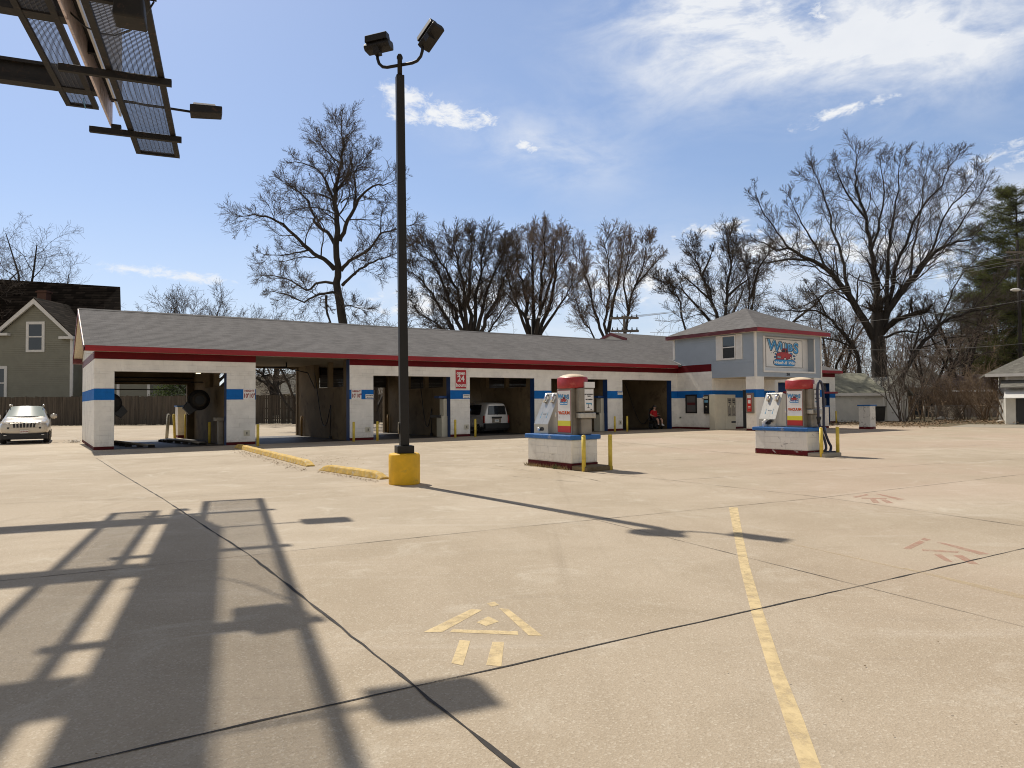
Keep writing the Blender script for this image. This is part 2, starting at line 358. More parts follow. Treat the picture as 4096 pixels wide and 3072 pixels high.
mNeedle = mat('pine_needles', (.10, .108, .034), .75, var=.45, scale=1.2); mLeafG = mat('green_leaves', (.09, .12, .04), .75, var=.4, scale=2)
for m_ in (mNeedle, mLeafG):
    t_ = NT(m_.node_tree); b_ = m_.node_tree.nodes['Principled BSDF']; o_ = [n for n in m_.node_tree.nodes if n.type == 'OUTPUT_MATERIAL'][0]
    tr_ = t_.add('ShaderNodeBsdfTranslucent'); mx_ = t_.add('ShaderNodeMixShader'); mx_.inputs[0].default_value = .5
    t_.l.new(b_.inputs['Base Color'].links[0].from_socket, tr_.inputs[0]); t_.l.new(b_.outputs[0], mx_.inputs[1]); t_.l.new(tr_.outputs[0], mx_.inputs[2]); t_.l.new(mx_.outputs[0], o_.inputs[0])
mStone = mat('pale_stone', (.5, .46, .4), .85, var=.25, scale=4, bump=.4); mWire = mat('power_line', (.30, .29, .27), .6, var=.1); mPoleW = mat('grey_pole_wood', (.16, .135, .11), .85, var=.25, stretch=(1, 1, .1))
mAsph = mat('alley_asphalt', (.33, .29, .225), .9, var=.15, scale=.8, bump=.2); mDead = mat('dead_leaves', (.22, .15, .085), .9, var=.45, scale=8)
# ------------------------------------------------------------------ ground
AX, AY, TH = -17.3985, 29.4723, 0.5931077
ux, uy = math.cos(TH), math.sin(TH)
def Wl(x, y, z=0.0): return Vector((AX + ux * x - uy * y, AY + uy * x + ux * y, z))
def loc2(p): dx, dy = p[0] - AX, p[1] - AY; return (dx * ux + dy * uy, -dx * uy + dy * ux)

def concrete():
    m, t, b = newmat('concrete'); tc = t.add('ShaderNodeTexCoord'); O = tc.outputs['Object']
    n0 = t.noise(O, .09, 5, .6); n1 = t.noise(O, .45, 6, .65, .5); n2 = t.noise(O, 2.2, 6, .7)
    c = t.mix(t.ramp(n0, .3, .7), (.505, .418, .310), (.585, .498, .382))
    c = t.mix(t.ramp(n1, .36, .66, 0, .9), c, (.44, .362, .262))
    n4 = t.noise(O, 1.1, 7, .7, .8); c = t.mix(t.ramp(n4, .52, .70, 0, .7), c, (.66, .59, .475))
    n5 = t.noise(O, .8, 7, .75, 1.2); c = t.mix(t.ramp(n5, .54, .74, 0, .6), c, (.40, .33, .24))
    Lr = t.scalev(O, (.18, 2.2, 1), (0, 0, -TH))
    c = t.mix(t.ramp(t.noise(Lr, 1.0, 6, .62, .2), .56, .80, 0, .6), c, (.67, .60, .50))
    c = t.mix(t.ramp(t.noise(Lr, 1.9, 5, .6, .3), .58, .80, 0, .50), c, (.37, .31, .24))
    c = t.mix(t.ramp(n2, .60, .78, 0, .4), c, (.33, .28, .22))
    Lt = t.scalev(O, (2.6, .09, 1), (0, 0, -TH)); c = t.mix(t.math('MULTIPLY', t.ramp(t.noise(Lt, 1.0, 4, .6), .55, .75, 0, .55), t.ramp(n0, .4, .6)), c, (.31, .25, .18))
    pos = t.add('ShaderNodeSeparateXYZ'); t.put(pos.inputs[0], O)
    pink = t.math('MULTIPLY', t.ramp(pos.outputs[0], 1.0, 7.0), t.ramp(t.noise(O, .16, 3), .36, .62))
    c = t.mix(t.math('MULTIPLY', pink, .40), c, (.56, .40, .31))
    lx = t.math('SUBTRACT', t.vmath('DOT_PRODUCT', O, (ux, uy, 0)), AX * ux + AY * uy); ly = t.math('SUBTRACT', t.vmath('DOT_PRODUCT', O, (-uy, ux, 0)), -AX * uy + AY * ux)
    cellx = t.math('FLOOR', t.math('DIVIDE', t.math('ADD', lx, .03), 5.0)); celly = t.math('FLOOR', t.math('DIVIDE', t.math('ADD', t.math('ADD', ly, t.math('MULTIPLY', lx, .085)), 30.15), 4.75))
    cc = t.add('ShaderNodeCombineXYZ'); t.put(cc.inputs[0], cellx); t.put(cc.inputs[1], celly); wn = t.add('ShaderNodeTexWhiteNoise'); wn.noise_dimensions = '2D'; t.put(wn.inputs['Vector'], cc.outputs[0])
    c = t.mix(t.math('MULTIPLY', wn.outputs['Value'], .26), c, (.36, .285, .20)); c = t.mix(t.ramp(wn.outputs['Value'], .0, .3, .12, 0), c, (.70, .65, .55))
    # exposed aggregate
    vo = t.add('ShaderNodeTexVoronoi'); t.put(vo.inputs['Vector'], O); vo.inputs['Scale'].default_value = 80
    sp = t.add('ShaderNodeSeparateColor'); t.put(sp.inputs[0], vo.outputs['Color'])
    c = t.mix(t.math('MULTIPLY', t.ramp(sp.outputs[0], .66, .90), .22), c, (.27, .21, .145))
    c = t.mix(t.math('MULTIPLY', t.ramp(sp.outputs[1], .80, .97), .30), c, (.78, .71, .58))
    g = t.noise(O, 110, 3, .8); c = t.mix(t.ramp(g, .32, .70, .28, 0), c, (.24, .185, .12))
    # oil drips, tar specks
    v2 = t.add('ShaderNodeTexVoronoi'); t.put(v2.inputs['Vector'], O); v2.inputs['Scale'].default_value = .55; v2.inputs['Randomness'].default_value = 1
    c = t.mix(t.ramp(t.math('ADD', v2.outputs['Distance'], t.math('MULTIPLY', t.noise(O, 6, 3), .12)), .055, .10, .65, 0), c, (.16, .125, .09))
    t.put(b.inputs['Base Color'], c); b.inputs['Roughness'].default_value = .86; b.inputs['Specular IOR Level'].default_value = .25
    bp = t.add('ShaderNodeBump'); bp.inputs['Strength'].default_value = .5; bp.inputs['Distance'].default_value = .006
    t.put(bp.inputs['Height'], t.math('ADD', g, t.math('MULTIPLY', vo.outputs['Distance'], .7))); t.put(b.inputs['Normal'], bp.outputs[0]); return m
mCon = concrete()
mJoint = mat('joint_tar', (.035, .03, .026), .9, var=.4, scale=8)
mJointF = mat('saw_cut', (.16, .13, .10), .9, var=.3, scale=5)
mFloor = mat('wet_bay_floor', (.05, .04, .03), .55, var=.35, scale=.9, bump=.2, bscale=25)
def earth():
    m, t, b = newmat('earth'); tc = t.add('ShaderNodeTexCoord'); O = tc.outputs['Object']
    c = t.mix(t.ramp(t.noise(O, .8, 6, .7), .4, .62), (.15, .105, .06), (.10, .105, .05))
    c = t.mix(t.ramp(t.noise(O, 5, 5, .7), .45, .7), c, (.24, .17, .10)); t.put(b.inputs['Base Color'], c); b.inputs['Roughness'].default_value = .95; return m
mEarth = earth()
B = MB(); B.poly([(-3000, -3000, -.03), (3000, -3000, -.03), (3000, 3000, -.03), (-3000, 3000, -.03)]); B.obj('ground', mEarth, kind='structure')
B = MB(); B.poly([(-95, -40, 0), (75, -40, 0), (75, 27, 0), (33.5, 43.6, 0), (28.6, 48.6, 0), (24.5, 58, 0), (17, 70, 0), (2, 75.4, 0), (-25, 68.9, 0), (-95, 68.9, 0)])
lot = B.obj('concrete_lot', mCon, kind='structure')
B = MB(); B.poly([(29.6, 48.2, -.012), (34.2, 44.0, -.012), (75, 27.6, -.012), (80, 40, -.012), (41, 50.5, -.012), (34, 53.0, -.012)]); B.obj('alley_road', mAsph, kind='structure')

def strip(name, pts, wd, m, z=.004, wob=.30, seg=.22):
    """a joint or crack: narrow ribbon with ragged edges"""
    L, Rr = [], []
    P = []
    for a, b in zip(pts[:-1], pts[1:]):
        n = max(1, int((b - a).length / seg))
        P += [a.lerp(b, i / n) for i in range(n)]
    P.append(pts[-1])
    V, F = [], []
    for i, p in enumerate(P):
        d = (P[min(i + 1, len(P) - 1)] - P[max(i - 1, 0)]).normalized(); n = Vector((-d.y, d.x, 0))
        k = wd * (1 + random.uniform(-wob, wob) * 2) / 2; o = n * random.gauss(0, wd * wob * .5)
        V += [(p.x + o.x + n.x * k, p.y + o.y + n.y * k, z), (p.x + o.x - n.x * k, p.y + o.y - n.y * k, z)]
        if i: F.append((2 * i - 2, 2 * i - 1, 2 * i + 1, 2 * i))
    B = MB(); B._a(V, F); return B.obj(name, m, lot)
def gp(*l): return [G(x, y) for x, y in l]
JO = [(gp((384, 1832), (491, 1900), (640, 1988), (833, 2115), (991, 2215), (1296, 2455), (1657, 2747), (2048, 3057), (2300, 3260)), .022, mJoint),
      (gp((-200, 3170), (227, 3072), (1000, 2893), (1657, 2747), (2048, 2661), (2430, 2571), (3441, 2344), (4096, 2194), (4500, 2100)), .016, mJoint),
      (gp((-200, 2344), (0, 2324), (768, 2247), (1400, 2178), (2048, 2111), (2700, 2048), (3293, 1990), (4071, 1900), (4400, 1862)), .012, mJointF),
      (gp((1700, 1945), (2048, 2013), (2367, 2076), (2576, 2127), (3441, 2344)), .010, mJointF), (gp((3441, 2344), (3927, 2465), (4300, 2560)), .006, mJointF),
      (gp((2100, 1864), (2338, 1887), (2690, 1922), (3293, 1990), (3483, 2016), (4096, 2105), (4300, 2140)), .014, mJointF),
      (gp((2690, 1922), (3034, 1900), (3700, 1858), (4100, 1834)), .012, mJointF), (gp((2382, 1758), (2750, 1797), (3030, 1822)), .02, mJointF),
      (gp((2391, 1787), (2713, 1771), (3030, 1755)), .02, mJointF), (gp((2660, 1744), (2886, 1760), (3010, 1772)), .02, mJointF),
      (gp((1700, 1800), (2050, 1768), (2160, 1775), (2050, 1790)), .02, mJointF), (gp((-150, 2022), (770, 1986), (1550, 1938)), .008, mJointF),
      (gp((1480, 1840), (1900, 1870), (2130, 1886)), .010, mJointF), (gp((3300, 1803), (3700, 1792), (4096, 1772)), .015, mJointF)]
for pts, wd, m in JO: strip('expansion_joint' if m is mJoint else 'saw_cut_joint', pts, wd, m)
def crack(a, b, wd=.012):
    n = 14; pts = [a.lerp(b, i / n) + Vector((random.gauss(0, .05), random.gauss(0, .10), 0)) * (a - b).length * .09 for i in range(n + 1)]
    strip('crack', pts, wd, mJointF, .006, .5, .15)
for a, b in [((2050, 1905), (2330, 1930)), ((2230, 1890), (2420, 1930)), ((2300, 1760), (2620, 1752)), ((2640, 1840), (2930, 1835)), ((1560, 1855), (1990, 1830)), ((1980, 1863), (2150, 1888))]: crack(G(*a), G(*b))

def paintmat(name, col, wear, op=.8):
    m, t, b = newmat(name); tc = t.add('ShaderNodeTexCoord'); O = tc.outputs['Object']
    n = t.noise(O, 7, 7, .72, .3); n2 = t.noise(t.scalev(O, (40, 6, 1), (0, 0, .5)), 1, 4, .6)
    a = t.ramp(t.math('ADD', t.math('MULTIPLY', n, .7), t.math('MULTIPLY', n2, .3)), wear - .16, wear + .16, .12, op)
    t.put(b.inputs['Base Color'], t.mix(t.ramp(n2, .3, .7), col, tuple(x * .85 for x in col))); t.put(b.inputs['Alpha'], a); b.inputs['Roughness'].default_value = .7
    return m
mPY = paintmat('worn_yellow_paint', (.80, .62, .33), .43, .9); mPYf = paintmat('faint_yellow_paint', (.66, .52, .31), .52, .6); mPR = paintmat('worn_red_paint', (.56, .30, .21), .47, .62)
def marking(name, polys, m, label):
    B = MB()
    for p in polys: B.poly([tuple(G(x, y)[:2]) + (.0025,) for x, y in p])
    return B.obj(name, m, lot, label=label)
O5 = lambda l: [(x * 1.8517, y * 1.8517) for x, y in l]
O6 = lambda l: [(2048 + x * .9259, 1900 + y * .9259) for x, y in l]
marking('painted_arrow', [O5(p) for p in [[(1018, 1316), (1042, 1318), (955, 1366), (915, 1366)], [(1078, 1314), (1098, 1316), (1172, 1374), (1142, 1373)], [(1052, 1304), (1068, 1300), (1078, 1307), (1062, 1311)],
        [(1055, 1332), (1078, 1343), (1050, 1353), (1030, 1345)], [(978, 1360), (1118, 1364), (1120, 1372), (972, 1366)], [(993, 1383), (1016, 1385), (1000, 1438), (975, 1433)], [(1064, 1387), (1089, 1387), (1083, 1440), (1050, 1437)]]], mPY, 'worn yellow stencilled arrow')
marking('painted_arrow', [O6(p) for p in [[(1690, 318), (1760, 283), (1785, 290), (1720, 322)], [(1780, 272), (1810, 280), (1790, 286), (1765, 279)], [(1830, 290), (1860, 292), (2065, 342), (2020, 345)], [(1770, 322), (1930, 330), (1925, 337), (1775, 328)],
        [(1820, 342), (1850, 340), (1905, 377), (1870, 372)], [(1905, 347), (1945, 347), (2020, 387), (1975, 383)]]], mPR, 'faded red stencilled arrow near the right edge')
marking('painted_arrow', [O6(p) for p in [[(1470, 95), (1530, 83), (1545, 87), (1485, 98)], [(1570, 82), (1590, 83), (1700, 105), (1665, 107)], [(1545, 103), (1570, 103), (1590, 122), (1560, 120)], [(1590, 106), (1615, 106), (1650, 122), (1620, 122)], [(1510, 98), (1620, 100), (1620, 104), (1510, 102)]]], mPR, 'smaller faded red stencilled arrow farther off')
le = [(937, 140), (960, 265), (985, 400), (1035, 600), (1110, 850), (1190, 1100), (1255, 1290), (1330, 1500)]; ri = [(975, 140), (997, 262), (1025, 390), (1085, 590), (1165, 830), (1260, 1060), (1345, 1290), (1430, 1500)]
marking('painted_line', [O6([le[i], ri[i], ri[i + 1], le[i + 1]]) for i in range(len(le) - 1)], mPY, 'yellow painted lane line')
marking('painted_line', [O6([(1140, 284), (1150, 284), (1700, 405), (1690, 408)]), O6([(1690, 405), (1700, 402), (2260, 530), (2250, 548)])], mPYf, 'faint worn yellow line')
# small debris
V, F = [], []
def bits(fn, n, smin, smax):
    for _ in range(n):
        p = fn(); s = random.uniform(smin, smax); a = random.uniform(0, 6.28); k = len(V)
        for q in range(3 if random.random() < .5 else 4):
            b = a + q * 1.7 + random.uniform(-.3, .3); r = s * random.uniform(.4, 1)
            V.append((p[0] + math.cos(b) * r, p[1] + math.sin(b) * r * .7, .007 + random.uniform(0, s * .5)))
        F.append(tuple(range(k, len(V))))
bits(lambda: G(random.uniform(0, 4096), 1800 + 1270 * random.random() ** 1.6), 200, .004, .013)
for _ in range(420):
    t = random.random(); p = G(970, 1800).lerp(G(1240, 1880), t); bits(lambda: (p[0] - abs(random.gauss(0, .22)) + .0, p[1] - abs(random.gauss(.1, .22))), 1, .015, .05)
for _ in range(260):
    t = random.random(); p = G(1290, 1886).lerp(G(1530, 1926), t); bits(lambda: (p[0] - abs(random.gauss(0, .12)), p[1] - abs(random.gauss(.05, .14))), 1, .012, .04)
for _ in range(520):
    bits(lambda: G(random.gauss(1260, 90), random.gauss(1845, 14)), 1, .012, .035)
B = MB(); B._a(V, F); B.open = True; B.obj('leaf_litter', mDead, kind='stuff', label='scattered dead leaves and grit on the concrete', cat='leaf litter')

# ------------------------------------------------------------------ car wash
cw = thing('car_wash', 'long white block car wash with open bays, blue stripe, grey shingle roof and raised office', 'building', (AX, AY, 0), TH)
ZP, ZB0, ZB1, ZD, ZF, ZE = .13, 2.086, 2.565, 3.30, 3.817, 4.12
wall = MB()
def one(name, m, *bx):
    B = MB(); B.box(*bx); return B.obj(name, m, cw)
def band(x0, y0, x1, y1, top=ZD, chip=False):
    one('plinth', mPlinth, x0, y0, 0, x1, y1, ZP); wall.box(x0, y0, ZP, x1, y1, ZB0); one('stripe', mBlue, x0, y0, ZB0, x1, y1, ZB1); wall.box(x0, y0, ZB1, x1, y1, top)
T = .3
PIL = [(0, .74), (5.23, 6.52), (11.11, 12.39), (16.89, 18.14), (22.58, 23.85), (28.34, 29.64), (34.16, 34.73)]
for a, b in PIL: band(a, 0, b, T)
wall.box(0, 0, ZD, 6.52, T, ZF); wall.box(11.11, 0, ZD, 34.73, T, ZF)
one('frieze', mRedW, 0, 0, ZF, 6.52, T, ZE); one('frieze', mRedW, 11.11, 0, ZF, 34.73, T, ZE)
band(0, T, T, 8.7, ZF)                                             # left end wall
band(42.2, 0, 46.0, T, ZF); band(52.9, 0, 53.73, T, ZF); wall.box(46.0, 0, ZD, 52.9, T, ZF); one('frieze', mRedW, 42.2, 0, ZF, 53.73, T, ZE)
band(53.43, T, 53.73, 13.0, ZF); one('frieze', mRedW, 53.43, T, ZF, 53.73, 13.0, ZE)
# block under the raised office
band(34.73, -3.03, 34.98, .3, ZF); one('frieze', mRedW, 34.73, -2.99, ZF, 34.98, 0, 4.30)
band(34.98, -3.03, 37.84, -2.78, 3.4); band(38.7, -3.03, 41.4, -2.78, 3.4); wall.box(37.84, -3.03, 2.61, 38.7, -2.78, 3.4); band(41.15, -2.78, 41.4, 0, 3.4)
band(34.73, -6.44, 35.54, -5.69, 3.37); band(40.82, -6.44, 41.65, -5.69, 3.37)
wall.obj('wall', mW, cw, bevel=.012, seg=1);
fs = MB(); fs.box(-.012, T, ZF, T, 8.7, ZE); fs.obj('frieze', mFasciaOld, cw, label='faded red frieze of the end wall')
lw = MB(); lw.box(41.65, -6.44, .13, 42.4, -5.9, 1.42); lw.obj('low_wall', mWchip, cw)
lp = MB(); lp.box(41.65, -6.44, 0, 42.4, -5.9, .13); lp.obj('plinth', mPlinthC, cw); lc = MB(); lc.box(41.66, -6.5, 1.42, 42.47, -5.85, 1.5); lc.obj('ledge', mBlueCap, cw)
dr = MB(); dr.box(37.84, -2.86, 0, 38.7, -2.8, 2.6); dr.obj('door', mBlk, cw)
# rear wall, partitions, ceiling, floor
rear = MB()
RP = [(0.3, 1.1), (4.95, 6.5), (11.05, 12.4), (16.7, 18.1), (22.4, 23.8), (28.2, 29.6), (34.0, 42.0), (46.5, 53.43)]
for a, b in RP: rear.box(a, 8.4, 0, b, 8.7, 4.1)
for a, b, z in [(1.1, 4.95, 3.0), (6.5, 11.05, 4.0), (12.4, 16.7, 3.45), (18.1, 22.4, 3.3), (23.8, 28.2, 3.3), (29.6, 34.0, 3.3), (42, 46.5, 3.3)]: rear.box(a, 8.4, z, b, 8.7, 4.1)
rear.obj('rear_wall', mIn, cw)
for k, x in enumerate([5.30, 11.11, 16.89, 22.58, 28.34, 34.16]):
    p = MB(); x1 = x + .25; z0 = 2.75 if k != 3 else 2.82
    p.box(x, T, 0, x1, 8.4, z0)
    if k < 5: p.box(x, T, z0, x1, .86, 4.1); p.box(x, 5.43, z0, x1, 8.4, 4.1); p.box(x, 3.05, z0, x1, 3.25, 4.1)
    else: p.box(x, T, z0, x1, 8.4, 4.1)
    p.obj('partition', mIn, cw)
for x in [5.23, 11.11, 16.89, 22.58, 28.34, 34.16]: one('jamb_paint', mJamb, x - .012, .003, .0, x - .002, T + .12, ZD - .003 if x != 11.11 else 4.09)
one('jamb_paint', mJamb, 52.888, .003, 0, 52.898, T, ZD - .003)
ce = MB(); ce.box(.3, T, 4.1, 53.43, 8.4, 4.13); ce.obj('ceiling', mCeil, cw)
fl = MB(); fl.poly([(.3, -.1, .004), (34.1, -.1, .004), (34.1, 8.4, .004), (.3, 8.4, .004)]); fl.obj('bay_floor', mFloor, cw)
for a, b, z0 in [(12.4, 16.7, 2.9), (18.1, 22.4, 2.7), (23.8, 28.2, 2.7), (29.6, 34.0, 2.7)]:
    s = MB()
    for i in range(8): s.box(a, 8.2 - .012 * (i % 2), z0 + .1 * i, b, 8.26, z0 + .1 * i + .096)
    s.tube([(a, 8.1, z0 + .95), (b, 8.1, z0 + .95)], .2, 12); s.obj('rollup_shutter', mRoll, cw)
s = MB()
for i in range(33): s.box(46.0, .95 + .01 * (i % 2), .02 + .1 * i, 51.9, 1.0, .02 + .1 * i + .094)
s.obj('rollup_shutter', mRollB, cw, label='closed blue roll-up door'); s = MB(); s.box(51.9, .95, 0, 52.9, 1.0, 3.3); s.obj('shaded_jamb_panel', mJamb, cw)  # darker blue panel stands in for the jamb side in shade
rb = MB(); rb.tube([(45.9, -.55, 2.5), (53.1, -.55, 2.5)], .085, 12); rb.obj('clearance_bar', mDome, cw)
pp = MB(); pp.tube([(.5, 8.3, 3.35), (5.2, 8.3, 3.35)], .04, 6); pp.tube([(.5, 5.5, 3.05), (5.25, 5.5, 3.05)], .035, 6); pp.tube([(1.3, 8.2, 2.72), (4.3, 8.2, 2.70)], .03, 6); pp.obj('pipe', mSteel, cw)
for x, y in [(6.12, 0), (12.08, 0), (17.9, 0), (23.6, 0), (29.4, 0)]:
    a = MB(); a.box(x - .13, -.03, .40, x + .13, -.002, .66); a.box(x - .10, -.036, .43, x + .10, -.03, .63); q = a.obj('access_panel', mCream, cw)
    h = MB(); h.box(x - .02, -.05, .47, x + .02, -.036, .59); h.obj('latch', mBlk, q)
# roofs
EY, EZ, RY, RZ = -.42, 4.34, 4.55, 6.41
sl = (RZ - EZ) / (RY - EY); R2Y = 6.4; R2Z = EZ + sl * (R2Y - EY)
r = MB(); TT = .09
def slab(pts): r.prism([(p[0], p[1], p[2] - TT) for p in pts], (0, 0, TT))
slab([(-.38, EY, EZ), (34.4, EY, EZ), (34.4, RY, RZ), (-.38, RY, RZ)])
slab([(-.38, RY, RZ), (34.4, RY, RZ), (34.4, 9.5, EZ), (-.38, 9.5, EZ)])
slab([(34.4, EY, EZ), (54.2, EY, EZ), (54.2 - 6.8, R2Y, R2Z), (34.4, R2Y, R2Z)])
slab([(34.4, R2Y, R2Z), (47.4, R2Y, R2Z), (54.2, 13.2, EZ), (34.4, 13.2, EZ)])
slab([(54.2, EY, EZ), (54.2, 13.2, EZ), (47.4, R2Y, R2Z)])
r.obj('roof', mRoof, cw)
rc = MB(); rc.prism([(-.39, RY - .16, RZ - .05), (-.39, RY, RZ + .03), (-.39, RY + .16, RZ - .05)], (34.78, 0, 0)); rc.obj('ridge_cap', mRoof, cw)
fl_ = MB(); fl_.box(1.5, RY + .02, RZ + .031, 8.3, RY + .2, RZ + .045); fl_.obj('ridge_flashing', mTrim, cw)
fa = MB(); fa.box(-.36, EY - .02, ZE - .01, 34.4, EY + .03, EZ - .005); fa.box(42.3, EY - .02, ZE - .01, 54.2, EY + .03, EZ - .005); fa.box(54.17, EY + .03, ZE - .01, 54.22, 13.2, EZ - .005); fa.obj('fascia', mFascia, cw)
so = MB(); so.box(-.34, EY + .03, ZE, 34.4, -.002, ZE + .02); so.box(42.3, EY + .03, ZE, 54.17, -.002, ZE + .02); so.box(-.34, .02, 4.02, -.03, .05, 4.03); so.obj('soffit', mSoff, cw)
def onep(name, m, pts, vec):
    B = MB(); B.prism(pts, vec); return B.obj(name, m, cw)
for a, b in [((EY, EZ), (RY, RZ)), ((RY, RZ), (9.5, EZ))]:
    onep('rake_board', mFasciaOld, [(-.42, a[0], a[1] - .25), (-.42, a[0], a[1] - .01), (-.42, b[0], b[1] - .01), (-.42, b[0], b[1] - .25)], (.035, 0, 0))
one('eave_return', mFasciaOld, -.42, 8.85, 4.05, -.02, 9.45, 4.27)
onep('rake_board', mFasciaOld, [(34.36, RY, RZ - .02), (34.36, R2Y, R2Z - .23), (34.36, R2Y, R2Z), (34.36, RY, RZ + .2)], (.03, 0, 0)); onep('rake_board', mFasciaOld, [(34.36, R2Y, R2Z - .23), (34.36, 8.6, RZ - .12), (34.36, 8.6, RZ + .1), (34.36, R2Y, R2Z)], (.03, 0, 0))
gs = MB(); gs.prism([(-.38, EY + .05, EZ - .24), (-.002, EY + .05, EZ - .24), (-.002, RY, RZ - .24), (-.38, RY, RZ - .24)], (0, 0, .02)); gs.prism([(-.38, RY, RZ - .24), (-.002, RY, RZ - .24), (-.002, 9.4, EZ - .24), (-.38, 9.4, EZ - .24)], (0, 0, .02)); gs.obj('rake_soffit', mSoff, cw)

def lap(B, p0, xd, wd, z0, z1, n, step=.146, out=.02):
    """lap siding: overlapping slanted boards"""
    p0, xd, n = Vector(p0), Vector(xd), Vector(n); z = z0
    while z < z1 - .005:
        h = min(step, z1 - z)
        a, b = p0 + n * out, p0 + xd * wd + n * out; c, d = p0 + xd * wd + n * .003, p0 + n * .003
        B.poly([a + Vector((0, 0, z)), b + Vector((0, 0, z)), c + Vector((0, 0, z + h)), d + Vector((0, 0, z + h))])
        B.poly([p0 + n * .003 + Vector((0, 0, z)), p0 + xd * wd + n * .003 + Vector((0, 0, z)), b + Vector((0, 0, z)), a + Vector((0, 0, z))])
        z += step
onep('gable_wall', mSideW, [(0, .0, ZE), (0, RY, RZ - .2), (0, 8.95, ZE)], (.1, 0, 0)); onep('gable_wall', mSideW, [(34.45, RY - .3, RZ - .3), (34.45, R2Y, R2Z - .1), (34.45, 8.7, RZ - .3)], (.1, 0, 0))
# raised office
tb = MB(); tb.box(34.76, -5.95, 3.37, 41.62, .3, 6.2); tb.box(34.76, -6.42, 3.37, 35.55, -5.95, 6.2); tb.box(40.88, -6.42, 3.37, 41.62, -5.95, 6.2); tb.box(35.55, -6.42, 3.37, 40.88, -5.95, 3.74); tb.box(35.55, -6.42, 5.95, 40.88, -5.95, 6.2); tb.obj('office_wall', mSide, cw)
sd_ = MB(); sd_.open = True
lap(sd_, (34.76, -6.44, 0), (0, 1, 0), 3.44, 3.36, 4.30, (-1, 0, 0)); lap(sd_, (34.76, -6.44, 0), (0, 1, 0), 6.7, 4.30, 6.18, (-1, 0, 0))
for x0, x1, z0, z1 in [(34.73, 35.55, 3.36, 6.18), (40.88, 41.65, 3.36, 6.18), (35.55, 40.88, 3.36, 3.74), (35.55, 40.88, 5.95, 6.18)]: lap(sd_, (x0, -6.42, 0), (1, 0, 0), x1 - x0, z0, z1, (0, -1, 0))
lap(sd_, (40.878, -6.42, 0), (0, 1, 0), .47, 3.74, 5.95, (-1, 0, 0), out=.015); sd_.obj('siding', mSide, cw)
un = MB(); un.box(34.76, -6.42, 3.345, 41.62, -3.03, 3.365); un.obj('office_soffit', mSoff, cw)
for x0, y0, x1, y1 in [(34.70, -6.475, 34.84, -6.36), (41.57, -6.47, 41.68, -6.36), (34.70, .16, 34.78, .32)]: one('corner_trim', mTrim, x0, y0, 3.35 if y0 < 0 else 4.75, x1, y1, 6.18)
tr = MB()
for x0, z0, x1, z1 in [(35.5, 3.64, 40.93, 3.75), (35.5, 3.75, 35.6, 5.9), (40.83, 3.75, 40.93, 5.9)]: tr.box(x0, -6.48, z0, x1, -6.43, z1)
tr.obj('recess_trim', mTrim, cw)
bk = MB(); bk.box(35.6, -5.975, 3.745, 40.86, -5.952, 5.94); bk.obj('recess_panel', mWhiteP, cw)
tf = MB(); tf.box(34.36, -6.89, 6.11, 42.07, -6.85, 6.35); tf.box(42.03, -6.85, 6.11, 42.07, .64, 6.35); tf.box(34.36, .62, 6.11, 42.07, .66, 6.35); tf.obj('fascia', mFascia, cw)
tf = MB(); tf.box(34.34, -6.89, 6.11, 34.38, .66, 6.35); tf.obj('fascia', mFasciaOld, cw, label='faded red fascia of the office side')
ts = MB(); ts.box(34.38, -6.85, 6.12, 42.03, .62, 6.15); ts.obj('office_soffit', mSoff, cw)
ap = (38.2, -3.1, 8.2); e = [(34.32, -6.91, 6.35), (42.09, -6.91, 6.35), (42.09, .68, 6.35), (34.32, .68, 6.35)]
hr = MB(); hr._a(e + [ap], [(0, 1, 4), (1, 2, 4), (2, 3, 4), (3, 0, 4), (3, 2, 1, 0)]); hr.obj('office_roof', mRoof, cw)
# flashing where the office meets the bay roof
fsn = MB(); fsn.prism([(34.70, -.40, 4.36), (34.70, .2, 4.61), (34.70, .2, 4.67), (34.70, -.40, 4.42)], (.03, 0, 0)); fsn.obj('flashing', mTrim, cw)
# office window with shutters, on the side facing left
win = MB()
yc = -4.44
for y0, y1, z0, z1 in [(-4.98, -3.90, 5.97, 6.05), (-4.98, -3.90, 4.50, 4.60), (-4.98, -4.90, 4.60, 5.97), (-3.98, -3.90, 4.60, 5.97), (-4.90, -3.98, 5.26, 5.32)]: win.box(34.68, y0, z0, 34.76, y1, z1)
wf = win.obj('window', mTrim, cw); gl = MB(); gl.box(34.715, -4.90, 4.6, 34.74, -3.98, 5.97); gl.obj('pane', mGlass, wf)
for y0, y1 in [(-5.48, -5.0), (-3.88, -3.42)]:
    sh = MB(); sh.box(34.70, y0, 4.50, 34.745, y1, 6.07)
    for z0, z1 in [(4.60, 5.2), (5.32, 5.98)]:
        k = z0
        while k < z1: sh.prism([(34.685, y0 + .07, k), (34.70, y0 + .07, k + .035), (34.70, y0 + .07, k)], (0, y1 - y0 - .14, 0)); k += .045
    sh.obj('shutter', mTrim, wf)
